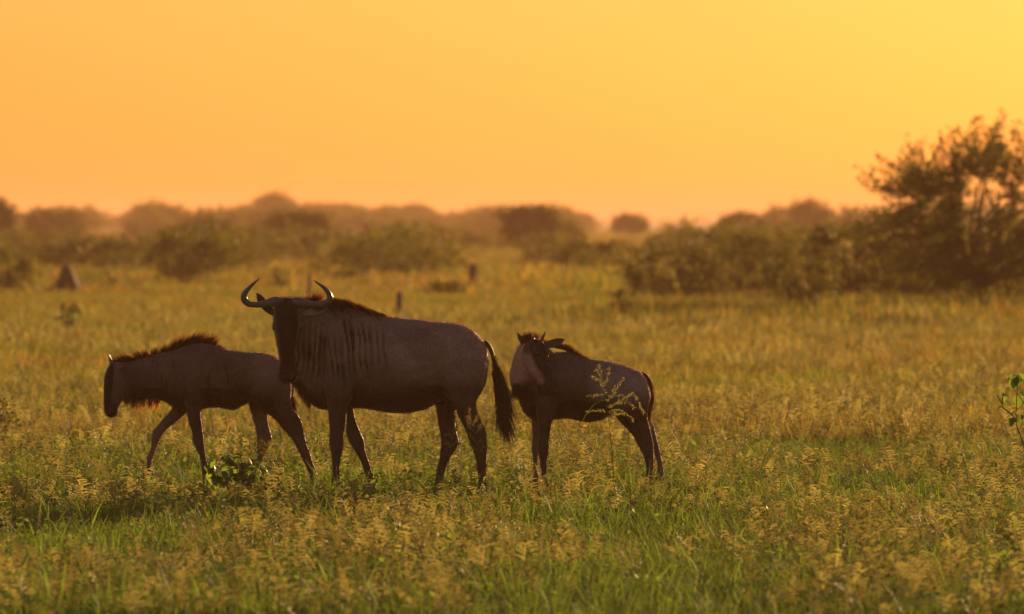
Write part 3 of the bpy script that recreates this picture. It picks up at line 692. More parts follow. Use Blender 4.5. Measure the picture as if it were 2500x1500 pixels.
# ------------------------------------------------------------------ trees and shrubs
def woody(seed, W, D, H, style, leaf, n_tips, per_tip, lean=0.0, lumpy=1.0, gate=-.5, top_thin=0.0):
    """returns (wood mesh, leaf mesh): limbs from the base, twigs out to the rim of a lumpy crown, leaves along the twigs"""
    rng = random.Random(seed); nv = Vector((seed * 1.7, seed * .9, seed * 2.3))
    wood = MB(); lv, lf, lc = [], [], []
    if style == 'flat':   zc, rz, low, trunk_top = .76 * H, .26 * H, .5 * H, .5 * H
    elif style == 'tree': zc, rz, low, trunk_top = .64 * H, .40 * H, .22 * H, .30 * H
    elif style == 'vase': zc, rz, low, trunk_top = .56 * H, .48 * H, .10 * H, .16 * H
    else:                 zc, rz, low, trunk_top = .50 * H, .52 * H, .02 * H, .06 * H
    rx, ry = W / 2, D / 2
    base_r = max(.025, .028 * H) * (1.3 if style in ('flat', 'tree') else 1)
    trunks = 1 if style in ('flat', 'tree') or lean else 3
    fork = []
    for k in range(trunks):
        a = rng.uniform(0, 6.28); r = 0 if trunks == 1 else .06 * W
        b = Vector((r * math.cos(a), r * math.sin(a), -.05)); e = Vector((b.x * 2 + lean * .3 + rng.gauss(0, .03 * W), b.y * 2, trunk_top))
        mid = (b + e) / 2 + Vector((rng.gauss(0, .03 * H), rng.gauss(0, .03 * H), 0))
        wood.add(*tube([b, mid, e], [base_r, base_r * .8, base_r * .65], 7)); fork.append(e)
    limbs = []
    NL = 24
    for k in range(NL):
        a = 2 * math.pi * (k + rng.random() * .7) / (NL / 2.7); el = rng.uniform(.15, 1.3) if style != 'flat' else rng.uniform(.1, .7)
        q = Vector((rx * .62 * math.cos(a) * math.cos(el) + lean, ry * .62 * math.sin(a) * math.cos(el), zc + rz * .45 * math.sin(el) * (1 if rng.random() < .75 or style == 'flat' else -.6)))
        f0 = min(fork, key=lambda f: (f - q).length)
        m_ = f0.lerp(q, .5) + Vector((rng.gauss(0, .05 * W), rng.gauss(0, .05 * D), .06 * H if style != 'vase' else .0))
        pth = [Vector(p) for p in smooth_path([f0, m_, q], 3)]
        wood.add(*tube(pth, [base_r * .55 * (1 - .75 * i / (len(pth) - 1)) for i in range(len(pth))], 5)); limbs += pth[2:]
    n = 0; tries = 0
    while n < n_tips and tries < n_tips * 6:
        tries += 1
        d = Vector((rng.gauss(0, 1), rng.gauss(0, 1), rng.gauss(0, 1))).normalized()
        lump = 1.16 + lumpy * (.30 * noise.noise(d * 1.7 + nv) + .2 * noise.noise(d * 4.1 + nv))
        r = rng.uniform(.35, 1.0) ** .55 * lump
        if rng.random() < .05: r *= 1.12
        t = Vector((rx * d.x * r + lean, ry * d.y * r, zc + rz * d.z * r))
        if t.z < low * (.6 + .8 * rng.random()): continue
        if t.z > .55 * H and rng.random() < top_thin: continue
        if noise.noise(Vector((t.x / (.35 * W), t.y / (.35 * W), t.z / (.3 * H))) * 1.6 + nv) < (gate if style != 'airy' else -.05): continue
        n += 1
        o = min(limbs, key=lambda q: (q - t).length_squared)
        L_ = (t - o).length
        m_ = o.lerp(t, .5) + Vector((0, 0, -.10 * L_ if style in ('vase', 'airy') else .06 * L_)) + Vector((rng.gauss(0, .07), rng.gauss(0, .07), rng.gauss(0, .07))) * L_
        if n % 2 == 0 or style in ('vase', 'airy'):
            wood.add(*tube([o, m_, t], [base_r * .1, base_r * .055, base_r * .018], 3))
        tone = rng.uniform(.7, 1.3); warm = rng.uniform(-.12, .2)
        tip_only = .42
        for k in range(per_tip):
            s = tip_only + (1 - tip_only) * (k + rng.random()) / per_tip
            p = (o * (1 - s) + m_ * s) * (1 - s) + (m_ * (1 - s) + t * s) * s
            jit = leaf * 1.3 * (1.25 - s)
            p = p + Vector((rng.gauss(0, jit), rng.gauss(0, jit), rng.gauss(0, jit)))
            ax = (t - o).normalized() * .8 + Vector((rng.gauss(0, .7), rng.gauss(0, .7), rng.gauss(0, .7)))
            ax.normalize(); sd = ax.cross(Vector((rng.gauss(0, 1), rng.gauss(0, 1), rng.gauss(0, 1)))).normalized()
            ll = leaf * rng.uniform(.7, 1.4); ww = ll * rng.uniform(.28, .45); b = len(lv)
            lv += [p, p + ax * (ll * .5) + sd * ww, p + ax * ll, p + ax * (ll * .5) - sd * ww]
            lf.append((b, b + 1, b + 2, b + 3))
            tn = tone * rng.uniform(.85, 1.15); lc += [(tn * (1 + warm), tn, tn * (1 - warm))] * 4
    wm = wood.mesh("wood"); lm = make_mesh("leaves", lv, lf, False, lc)
    return wm, lm

seed_n = [100]
def add_plant(px0, px1, top, base, style, label, cat="shrub", name="bush", z=None, group=None, leaf=None, dens=1.0, lean=0.0, deep=.8, per_tip=13, **kw):
    if style in ('tree', 'shrub'): kw.setdefault('lumpy', 1.3)
    seed_n[0] += 7
    if z is None: z = depth_at(base)
    S = F_PX / z; H = (HORIZON + CAM_H * S - top) / S; W = (px1 - px0) / S
    leaf = leaf or max(.05, .075 * (z / 200) ** .75)
    area = W * H
    n_tips = int(min(1700, max(14 if style == 'airy' else 60, dens * (64 if style != 'airy' else 14) * area / (leaf * 10))))
    wm, lm = woody(seed_n[0], W, W * deep, H, style, leaf, n_tips, per_tip, lean, **kw)
    root = empty(name, (X_at((px0 + px1) / 2, z), z, 0))
    tag(root, label, cat, group)
    is_tree = style in ('tree', 'flat', 'vase')
    obj("trunk" if is_tree else "branches", wm, M["bark"], root); obj("crown" if is_tree else "foliage", lm, M["foliage"], root)
    return root

BUSH, TREES = "bushes scattered over the plain", "trees scattered over the plain"
# nearer right-hand thicket and the big tree
add_plant(2033, 2803, 318, 774, 'vase', "tall thorn tree with spiky branches at the right edge against the sky", "tree", "thorn_tree", group=TREES, leaf=.072, dens=.62, per_tip=26, lumpy=.8, gate=-.3, top_thin=.3, lean=.65)
add_plant(1500, 1790, 598, 742, 'shrub', "dark rounded bush at the left end of the right thicket", group=BUSH, name="bush")
add_plant(1720, 1960, 566, 728, 'shrub', "broad olive bush filling the middle of the right thicket", group=BUSH)
add_plant(1850, 2040, 622, 758, 'shrub', "low dark bush standing in front of the right thicket", group=BUSH)
add_plant(1950, 2190, 545, 735, 'shrub', "golden green bush between the right thicket and the thorn tree", group=BUSH)
add_plant(2110, 2395, 562, 735, 'shrub', "dense brown bush in the shade under the thorn tree", group=BUSH, dens=1.3)
add_plant(2435, 2760, 575, 735, 'shrub', "dense brown bush cut off by the right edge under the thorn tree", group=BUSH, dens=1.2)
add_plant(1350, 1520, 583, 668, 'shrub', "round dark bush right of the centre tree with a trunk", group=BUSH)
# centre
add_plant(1222, 1372, 508, 624, 'tree', "dark wide-crowned tree with a visible trunk in the centre on the skyline", "tree", "acacia_tree", group=TREES, dens=1.6)
add_plant(1340, 1425, 540, 606, 'shrub', "hazy bush touching the right side of the centre tree", group=BUSH)
add_plant(1036, 1118, 556, 606, 'shrub', "brown bush left of the centre tree, under the hazy skyline", group=BUSH)
add_plant(1125, 1192, 570, 612, 'shrub', "small round bush just left of the centre tree", group=BUSH)
add_plant(970, 1036, 585, 640, 'tree', "small bush with a clear stem in the open behind the adult's back", "shrub", "bush", group=BUSH)
add_plant(818, 900, 568, 634, 'shrub', "bush with a rounded top behind the adult's mane", group=BUSH)
add_plant(880, 955, 594, 626, 'shrub', "low flat bush right of the round-topped one behind the adult's mane", group=BUSH)
add_plant(1040, 1140, 690, 730, 'shrub', "low dark shrub hugging the ground beside the brown stump", group=BUSH)
add_plant(800, 890, 664, 694, 'shrub', "low dark shrub in the grass above the adult's neck", group=BUSH)
add_plant(1080, 1140, 636, 660, 'shrub', "tiny dark shrub in the grass behind the brown stump", group=BUSH)
add_plant(760, 822, 618, 676, 'airy', "thin airy bush above the adult's right horn", group=BUSH)
add_plant(950, 1010, 612, 690, 'airy', "slim pale green bush standing alone above the adult's back", group=BUSH)
# left
add_plant(650, 810, 520, 622, 'tree', "dark round-crowned tree above the adult's horns", "tree", "acacia_tree", group=TREES, dens=1.5)
add_plant(352, 572, 560, 702, 'vase', "feathery green bush with bare stems left of the adult's horns", "shrub", "bush", group=BUSH, dens=.9)
add_plant(90, 345, 578, 668, 'shrub', "wide olive bush behind the termite mound", group=BUSH)
add_plant(-40, 92, 618, 722, 'shrub', "dense green bush cut off by the left edge", group=BUSH)
add_plant(-70, 36, 490, 640, 'tree', "tall hazy tree cut off by the left edge on the skyline", "tree", "acacia_tree", group=TREES, z=480)
add_plant(55, 215, 514, 612, 'shrub', "large hazy bush on the skyline above the termite mound", group=BUSH, z=640)
add_plant(425, 590, 530, 620, 'shrub', "hazy bush on the skyline between the feathery bush and the dark tree", group=BUSH, z=560)
add_plant(660, 702, 652, 718, 'airy', "upright leafy green shrub between the adult's horns", group=BUSH)
add_plant(1470, 1556, 706, 800, 'airy', "dark green seedling shrub in the grass right of the adult's rump", group=BUSH)
add_plant(1360, 1400, 758, 806, 'airy', "small green seedling left of the dark green one", group=BUSH)
add_plant(1615, 1680, 752, 806, 'airy', "small dim seedling in front of the right thicket", group=BUSH)
add_plant(140, 195, 742, 822, 'airy', "small green seedling in the grass above the left calf", group=BUSH)
add_plant(-60, 48, 962, 1100, 'airy', "brown twiggy shrub cut off by the left edge beside the walking calf", group=BUSH, leaf=.035)
# hazy skyline trees
FAR = "hazy trees on the skyline"
for (a, b, t, z, st, lab) in [
    (330, 420, 500, 1000, 'tree', "hazy tall tree with a domed crown on the skyline left of the adult"),
    (238, 296, 536, 1700, 'shrub', "faint small tree in the haze between the left domes"),
    (548, 600, 524, 900, 'tree', "small dark-topped hazy tree left of the tallest skyline group"),
    (620, 724, 480, 1200, 'tree', "tallest hazy tree on the skyline, above the adult's horns"),
    (585, 665, 512, 1300, 'tree', "lower hazy tree leaning on the left of the tallest skyline tree"),
    (716, 800, 505, 1300, 'tree', "hazy tree on the skyline just right of the tallest one"),
    (775, 880, 503, 1350, 'flat', "hazy flat-topped tree on the skyline above the adult's mane"),
    (912, 985, 510, 1250, 'tree', "hazy tree with a peaked crown on the skyline above the adult's back"),
    (960, 1062, 506, 1350, 'tree', "wide hazy tree on the skyline above the adult's back, right of the peaked one"),
    (958, 992, 540, 620, 'tree', "thin upright hazy tree below the wide skyline tree"),
    (1050, 1115, 526, 1400, 'tree', "small hazy tree on the skyline left of the centre tree"),
    (1120, 1215, 529, 1100, 'shrub', "hazy rounded tree just left of the dark centre tree"),
    (1370, 1444, 525, 1300, 'flat', "hazy flat-topped tree right of the dark centre tree"),
    (1496, 1584, 527, 820, 'tree', "lone hazy flat-topped tree standing on the open pink plain"),
    (1616, 1690, 546, 560, 'shrub', "dark small dome of a tree between the flat-topped tree and the right thicket"),
    (1752, 1876, 523, 600, 'tree', "dark wide tree on the skyline above the right thicket"),
    (1868, 1905, 524, 900, 'tree', "tiny hazy tree right of the dark wide one above the thicket"),
    (1934, 2030, 496, 760, 'tree', "hazy thin-crowned tree on the skyline left of the thorn tree"),
    (2040, 2110, 526, 900, 'shrub', "faint hazy bush on the skyline at the foot of the thorn tree's branches"),
    (20, 70, 524, 1000, 'tree', "small hazy tree near the left edge of the skyline")]:
    add_plant(a, b, t, None, st, lab, "tree", "hazy_tree", z=z, group=FAR, dens=.8, lumpy=1.5)

# ------------------------------------------------------------------ termite mound and stumps
def termite_mound():
    z = depth_at(724); S = F_PX / z; rng = random.Random(3)
    prof = [(0, 1.0), (.06, .96), (.16, .86), (.30, .70), (.45, .46), (.58, .36), (.72, .30), (.84, .20), (.95, .13), (1, .03)]
    H = 80 / S; R = 60 / S; rings = []
    for h, r in smooth_path(prof, 3):
        ring = []
        for j in range(36):
            a = 2 * math.pi * j / 36
            k = 1 + .38 * noise.noise(Vector((math.cos(a) * 1.4, math.sin(a) * 1.4, h * 2.2))) + .08 * noise.noise(Vector((math.cos(a) * 5, math.sin(a) * 5, h * 9)))
            ring.append(Vector((R * r * k * math.cos(a) - .18 * R * (h > .4) * (h - .4), R * r * k * math.sin(a), H * h - .03)))
        rings.append(ring)
    mb = MB(); mb.add(*loft(rings))
    lump = [[Vector((-.75 * R + .36 * R * k * math.cos(a), .36 * R * k * math.sin(a), H * .26 * hh)) for a in [6.283 * j / 16 for j in range(16)]] for hh, k in ((-.1, 1), (.3, .95), (.7, .7), (1, .25))]
    mb.add(*loft(lump))
    o = obj("termite_mound", mb.mesh("termite_mound"), M["termite"]); o.location = (X_at(166, z), z, 0)
    tag(o, "reddish brown cone-shaped termite mound in the grass by the left edge", "termite mound", )
termite_mound()

def stump(px, top, base, wpx, label, mat, seed, lean=0.0):
    z = depth_at(base); S = F_PX / z; H = (base - top) / S; r = wpx / 2 / S; rng = random.Random(seed); rings = []
    for h in (-.03, .1, .3, .5, .7, .85, 1.0):
        k = 1.35 - .5 * min(1, h * 2.2) if h < .5 else .85 - .12 * h
        rings.append([Vector((lean * h + r * k * (1 + .2 * noise.noise(Vector((math.cos(a) * 2 + seed, math.sin(a) * 2, h * 3)))) * math.cos(a), r * k * math.sin(a), H * h + (r * .9 * noise.noise(Vector((math.cos(a) * 2, math.sin(a) * 2, seed))) if h == 1 else 0))) for a in [6.283 * j / 14 for j in range(14)]])
    mb = MB(); mb.add(*loft(rings)); o = obj("tree_stump", mb.mesh("tree_stump"), mat); o.location = (X_at(px, z), z, 0)
    tag(o, label, "stump", "dead stumps in the grass")
stump(1153, 648, 712, 26, "short dark brown stump in the grass above the adult's back", M["bark"], 1, .03)
stump(973, 716, 790, 20, "pale grey broken stump rising behind the adult's back", M["post"], 2, .02)
stump(757, 668, 735, 12, "faint grey stump behind the adult's mane between its horns", M["post"], 4, -.03)

# ------------------------------------------------------------------ foreground plants
def leaf_mesh(l, w, fold=.25, heart=True, n=5):
    """one broad leaf folded along its midrib, about 30 triangles"""
    prof = [(0, .12), (.12, .8), (.3, 1), (.55, .85), (.8, .45), (1, .02)] if heart else [(0, .1), (.25, .75), (.5, 1), (.75, .7), (1, .03)]
    v = []; f = []
    for t, k in prof:
        x = l * t; z = -.35 * l * t * t
        v += [(x, -w * k, z + fold * w * k), (x, -w * k * .5, z + fold * .4 * w * k), (x, 0, z), (x, w * k * .5, z + fold * .4 * w * k), (x, w * k, z + fold * w * k)]
    for i in range(len(prof) - 1):
        for j in range(4):
            a = i * 5 + j; f.append((a, a + 1, a + 6, a + 5))
    return make_mesh("leaf", v, f, True, [(1, 1, 1)] * len(v))

def leafy_herb(name, label, z, base_px, stems, leaves, lsize, cat="plant"):
    """stems: list of pixel polylines; leaves: (px, row, yaw, pitch, size)"""
    S = F_PX / z; gy = HORIZON + CAM_H * S; rng = random.Random(len(leaves))
    root = empty(name, (X_at(base_px, z), z, 0)); tag(root, label, cat)
    C = lambda px, py, y=0: Vector(((px - base_px) / S, y, (gy - py) / S))
    mb = MB()
    for st in stems:
        P = smooth_path([(p[0], p[1], p[2] if len(p) > 2 else 0) for p in st], 3)
        mb.add(*tube([C(*q) for q in P], [.0055 * (1 - .6 * i / len(P)) for i in range(len(P))], 5), (.75, .5, .35))
    obj("stem", mb.mesh("stem"), M["herb"], root)
    lms = [leaf_mesh(lsize, lsize * .46), leaf_mesh(lsize, lsize * .38, .5), leaf_mesh(lsize * 1.1, lsize * .5, .12)]
    for k, (px, py, yaw, pitch, sz) in enumerate(leaves):
        o = obj("leaf", lms[k % 3], M["herb"], root)
        o.location = C(px, py, rng.uniform(-.09, .09)); o.rotation_euler = (rng.gauss(0, .35), rad(pitch), rad(yaw)); o.scale = (sz,) * 3
rngp = random.Random(21)
lv = []
for k in range(64):
    a = rngp.uniform(0, 6.28); r = math.sqrt(rngp.random())
    px = 573 + 78 * r * math.cos(a); py = 1143 + 34 * r * math.sin(a) + 12 * ((px - 573) / 80) ** 2
    lv.append((px, py, rngp.uniform(0, 360), rngp.uniform(-25, 75), rngp.uniform(.7, 1.25)))
leafy_herb("leafy_plant", "low broad-leaved green plant growing in front of the walking calf's hind legs", 58.0, 572,
    [[(572, 1256), (560, 1200), (540, 1150), (520, 1135)], [(572, 1256), (575, 1190), (580, 1140)], [(572, 1256), (598, 1200), (625, 1160), (640, 1150)], [(570, 1256), (540, 1215), (505, 1175)], [(574, 1256), (610, 1225), (650, 1180), (668, 1172)]], lv, .082)
leafy_herb("leafy_plant", "thin forked sprig with small rounded leaves at the right edge", 61.0, 2510,
    [[(2512, 1228), (2502, 1100), (2488, 1055), (2481, 1030), (2482, 980), (2484, 940), (2486, 915)], [(2481, 1030), (2470, 1012), (2450, 997), (2446, 985), (2437, 970), (2432, 965)], [(2502, 1100), (2512, 1020), (2500, 985), (2484, 962)], [(2447, 994), (2448, 970), (2452, 962)]],
    [(2484, 920, 200, 60, .9), (2480, 915, 160, 40, .9), (2470, 912, 190, 75, .8), (2490, 912, 20, 55, .9), (2494, 925, 330, 60, .8), (2478, 930, 250, 70, .7), (2492, 955, 10, 50, .9), (2500, 945, 340, 30, .9), (2445, 965, 20, -10, .55), (2440, 963, 180, 10, .5), (2448, 992, 170, 15, .6), (2455, 988, 30, 40, .5),
     (2482, 1010, 10, 60, .9), (2478, 1006, 180, 20, .6), (2486, 1015, 30, 75, .8), (2474, 1030, 190, 20, .5), (2496, 970, 45, 30, .8), (2505, 1000, 200, 50, .8), (2476, 922, 90, 50, 1.2), (2488, 918, 270, 40, 1.2), (2490, 965, 100, 50, 1.1), (2452, 966, 80, 30, .8), (2484, 1012, 280, 40, 1.1), (2470, 1020, 250, 50, .8)], .08)

def tall_grass(label, z, base_px, base_lean, stem, branches, blades, seedcol=(1, 1, 1), name="tall_grass"):
    S = F_PX / z; gy = HORIZON + CAM_H * S; rng = random.Random(int(base_px))
    root = empty(name, (X_at(base_px, z), z, 0)); tag(root, label, "grass")
    C = lambda px, py, y=0: Vector(((px - base_px) / S, y, (gy - py) / S))
    P = smooth_path(stem, 5); mb = MB(); mb.add(*tube([C(*q) for q in P], [.0035 * (1 - .7 * i / len(P)) for i in range(len(P))], 5), (1.2, 1.2, 1))
    obj("stem", mb.mesh("stem"), M["blade"], root)
    for bl in blades:
        Q = smooth_path(bl, 4); v = []; f = []
        for i, q in enumerate(Q):
            t = i / (len(Q) - 1); w = .006 * (math.sin(math.pi * min(1, .12 + .88 * t)) + .05); c = C(*q)
            v += [c + Vector((-w * .6, -w * .5, 0)), c + Vector((0, .15 * w, -w * .3)), c + Vector((w * .6, w * .6, w * .5))]
        for i in range(len(Q) - 1): f += [(3 * i, 3 * i + 1, 3 * i + 4, 3 * i + 3), (3 * i + 1, 3 * i + 2, 3 * i + 5, 3 * i + 4)]
        obj("blade", make_mesh("blade", v, f, True, [(1.1, 1.1, 1)] * len(v)), M["blade"], root)
    mb = MB()
    for br in branches:
        Q = [C(*q) for q in smooth_path([(q[0], q[1], q[2] if len(q) > 2 else 0) for q in br], 6)]
        mb.add(*tube(Q, [.0012] * len(Q), 3), seedcol)
        for i in range(2, len(Q)):
            for k in range(3):
                t = (Q[i] - Q[i - 1]).normalized()
                strand(mb, Q[i - 1].lerp(Q[i], rng.random()), t + Vector((rng.gauss(0, .55), rng.gauss(0, .5), rng.gauss(-.1, .5))), rng.uniform(.014, .03), (0, 0, -.004), .0032, seedcol, 2)
    obj("panicle", mb.mesh("panicle"), M["seed"], root)
tall_grass("tall green grass stalk with a branching seed head in front of the small calf's flank", 58.6, 1500, 0,
    [(1500, 1262), (1497, 1150), (1490, 1060), (1479, 975), (1470, 930), (1463, 893)],
    [[(1478, 970), (1470, 925), (1463, 890)], [(1474, 950), (1462, 930), (1449, 922)], [(1474, 948), (1484, 918), (1488, 902)], [(1472, 940), (1462, 915), (1456, 906)], [(1480, 985), (1500, 958), (1514, 935), (1521, 926)], [(1480, 982), (1494, 962), (1500, 945)], [(1478, 966), (1455, 965), (1437, 967)],
     [(1482, 998), (1510, 985), (1535, 984), (1548, 996)], [(1484, 1005), (1512, 1002), (1528, 1010), (1546, 1025)], [(1482, 995), (1520, 975), (1545, 962), (1560, 985), (1570, 1006)], [(1484, 1008), (1458, 1003), (1432, 1006)], [(1486, 1010), (1500, 1010), (1520, 1012)], [(1481, 975), (1512, 965), (1530, 972)]],
    [[(1480, 977), (1455, 985), (1430, 1015), (1414, 1048)], [(1497, 1140), (1515, 1120), (1545, 1105)], [(1497, 1180), (1480, 1130), (1470, 1110)], [(1499, 1200), (1530, 1150), (1555, 1135), (1590, 1150)]])
tall_grass("thin dry grass stalk with a pinkish seed head before the adult's hind legs", 58.2, 1182, 0,
    [(1182, 1262), (1176, 1150), (1162, 1080), (1150, 1030), (1145, 1004)],
    [[(1150, 1032), (1147, 1015), (1145, 1000)], [(1152, 1040), (1144, 1028), (1141, 1020)], [(1153, 1042), (1160, 1028), (1163, 1018)], [(1156, 1055), (1147, 1045), (1143, 1038)], [(1158, 1062), (1168, 1048), (1172, 1040)], [(1162, 1080), (1152, 1068), (1148, 1060)], [(1164, 1088), (1174, 1072), (1182, 1068)], [(1166, 1100), (1156, 1092), (1150, 1088)], [(1168, 1108), (1180, 1092), (1186, 1090)]],
    [[(1178, 1180), (1190, 1130), (1196, 1118)]], (1.1, .85, .8))
tall_grass("short dry grass stalk with drooping seeds between the adult's hind legs", 58.4, 1085, 0,
    [(1085, 1262), (1088, 1190), (1098, 1110), (1106, 1060), (1112, 1020)],
    [[(1106, 1060), (1110, 1035), (1112, 1008)], [(1104, 1072), (1096, 1060), (1088, 1062)], [(1105, 1066), (1114, 1050), (1116, 1040)], [(1100, 1098), (1094, 1085), (1090, 1084)], [(1101, 1092), (1112, 1080), (1118, 1084)]], [[(1087, 1200), (1078, 1170), (1060, 1160)]], (1.05, .9, .75))
tall_grass("arching grass with seed rows in front of the walking calf's far hind leg", 60.0, 600, 0,
    [(600, 1250), (604, 1180), (616, 1125), (632, 1098), (646, 1088)],
    [[(616, 1122), (606, 1108), (600, 1098)], [(620, 1114), (612, 1098), (608, 1090)], [(626, 1106), (622, 1090), (624, 1082)], [(632, 1098), (634, 1084), (638, 1078)], [(640, 1092), (648, 1084), (654, 1080)], [(636, 1096), (648, 1096), (652, 1092)], [(626, 1108), (640, 1106), (648, 1103)]], [[(602, 1210), (590, 1160), (575, 1140)]], (1.15, 1.0, .75))

# ------------------------------------------------------------------ grass: geometry-node scatter
kit = bpy.data.collections.new("grass_kit")        # source tufts, instanced below
def blade_geo(mb, p, az, length, width, lean, curl, c0, c1, segs=4):
    d = Vector((math.cos(az), math.sin(az), 0)); s = Vector((-d.y, d.x, 0)); v = []; c = []; f = []
    for i in range(segs + 1):
        t = i / segs; ang = lean + curl * t
        q = p if i == 0 else q + (d * math.sin(ang) + Vector((0, 0, math.cos(ang)))) * (length / segs)
        w = width * (1 - t ** 1.6) * .5 + .0004
        v += [q - s * w, q + s * w]; k = mixc(c0, c1, t); c += [k, k]
        if i < segs: f.append((2 * i, 2 * i + 1, 2 * i + 3, 2 * i + 2))
    mb.add(v, f, c)

def tuft(name, seed, n, spread, l0, l1, w, dry=.12, flop=1.0, mat="blade"):
    r = random.Random(seed); mb = MB()
    for k in range(n):
        a = r.uniform(0, 6.28); rr = spread * math.sqrt(r.random())
        t = r.uniform(.75, 1.25); g = (t * .8, t * .95, t); g1 = (t * 1.25, t * 1.15, t)
        if r.random() < dry: g = (t * 2.0, t * 1.25, t * 1.2); g1 = (t * 2.5, t * 1.5, t * 1.4)
        blade_geo(mb, Vector((rr * math.cos(a), rr * math.sin(a), -.01)), r.uniform(0, 6.28), r.uniform(l0, l1), w * r.uniform(.6, 1.3), r.uniform(0, .5) * flop, r.uniform(.2, 1.9) * flop, g, g1)
    o = bpy.data.objects.new(name, mb.mesh(name)); o.data.materials.append(M[mat]); return o

def seed_stalk(name, seed, n, hgt, spread):
    r = random.Random(seed); mb = MB()
    for k in range(n):
        a = r.uniform(0, 6.28); p = Vector((spread * r.gauss(0, .5), spread * r.gauss(0, .5), 0)); h = hgt * r.uniform(.65, 1.15)
        lean = Vector((r.gauss(0, .22), r.gauss(0, .22), 1)).normalized(); bend = Vector((r.gauss(0, .06), r.gauss(0, .06), -.02))
        P = [p + lean * (h * t) + bend * t * t for t in (0, .2, .4, .6, .75, .9, 1.0)]
        mb.add(*tube(P, [.0018, .0017, .0016, .0014, .0012, .001, .0006], 3), (.55, .75, .35))
        side = Vector((math.cos(a), math.sin(a), 0)); tone = r.uniform(.75, 1.3)
        nb = r.randint(5, 9)
        for j in range(nb):                          # one-sided row of short racemes
            t = .55 + .43 * j / nb; q = p + lean * (h * t) + bend * t * t
            sd = side if r.random() < .8 else -side
            d = (sd * 1.0 + lean * r.uniform(.15, .7) + Vector((r.gauss(0, .15), r.gauss(0, .15), 0))).normalized(); L_ = r.uniform(.042, .075) * (1.15 - .5 * j / nb)
            u = d.cross(lean).normalized(); v = []; f = []
            for i in range(4):
                s = i / 3; c = q + d * (L_ * s) + Vector((0, 0, -.012 * s * s + .004 * s)); w = .0046 * (1 - .6 * s)
                v += [c - lean * w, c + u * w * .45, c + lean * w]
            for i in range(3):
                for m_ in range(2): f.append((3 * i + m_, 3 * i + m_ + 1, 3 * i + 4 + m_, 3 * i + 3 + m_))
            mb.add(v, f, (tone, tone * .97, tone * .9))
    o = bpy.data.objects.new(name, mb.mesh(name)); o.data.materials.append(M["seed"]); return o

def plume(name, seed, n, hgt):
    """loose feathery seed head"""
    r = random.Random(seed); mb = MB()
    for k in range(n):
        p = Vector((r.gauss(0, .03), r.gauss(0, .03), 0)); h = hgt * r.uniform(.7, 1.15); lean = Vector((r.gauss(0, .2), r.gauss(0, .2), 1)).normalized()
        strand(mb, p, lean, h, (0, 0, 0), .0016, (.6, .75, .4), 4); tone = r.uniform(.8, 1.3)
        for j in range(34):
            t = .55 + .45 * j / 34
            strand(mb, p + lean * (h * t), Vector((r.gauss(0, 1), r.gauss(0, 1), r.uniform(.3, 1.4))), r.uniform(.012, .04) * (1.35 - t * .9), (0, 0, -.006), .0014, (tone, tone * .9, tone * .8), 2)
    o = bpy.data.objects.new(name, mb.mesh(name)); o.data.materials.append(M["seed"]); return o

def herb_tuft(name, seed):
    r = random.Random(seed); mb = MB()
    for k in range(26):
        a = r.uniform(0, 6.28); h = r.uniform(.04, .2); p = Vector((r.gauss(0, .05), r.gauss(0, .05), h)); d = Vector((math.cos(a), math.sin(a), r.gauss(.1, .4))).normalized()
        s = d.cross(Vector((0, 0, 1))).normalized(); l = r.uniform(.02, .045); w = l * .32; t = r.uniform(.7, 1.2)
        mb.add([p, p + d * l * .5 + s * w, p + d * l, p + d * l * .5 - s * w], [(0, 1, 2, 3)], (t, t, t))
        if k % 4 == 0: strand(mb, Vector((p.x * .3, p.y * .3, 0)), p - Vector((p.x * .3, p.y * .3, 0)), h, (0, 0, 0), .002, (.7, .6, .4), 2)
    o = bpy.data.objects.new(name, mb.mesh(name)); o.data.materials.append(M["herb"]); return o

def kit_collection(name, objs):
    c = bpy.data.collections.new(name)
    for o in objs: c.objects.link(o)
    return c
k_near = kit_collection("near_tufts", [tuft("tuft_a%d" % i, i, 26, .07, .08, .19, .0065, .05 + .04 * (i % 3)) for i in range(6)] + [tuft("tuft_b%d" % i, 30 + i, 16, .05, .13, .29, .009, .08, 1.35) for i in range(4)] + [herb_tuft("tuft_c%d" % i, 50 + i) for i in range(1)])
k_seed = kit_collection("seed_stalks", [seed_stalk("seed_a%d" % i, 60 + i, 3, .27, .07) for i in range(7)] + [plume("seed_b%d" % i, 80 + i, 2, .27) for i in range(3)])
k_mid = kit_collection("mid_tufts", [tuft("mid_a%d" % i, 90 + i, 46, .22, .14, .30, .012, .32, mat="meadow_blade") for i in range(5)])
k_midseed = kit_collection("mid_seed", [seed_stalk("midseed_a%d" % i, 120 + i, 7, .34, .2) for i in range(4)] + [plume("midseed_b%d" % i, 130 + i, 4, .36) for i in range(2)])
k_far = kit_collection("far_tufts", [tuft("far_a%d" % i, 140 + i, 60, .8, .25, .5, .04, .5, mat="meadow_blade") for i in range(5)])

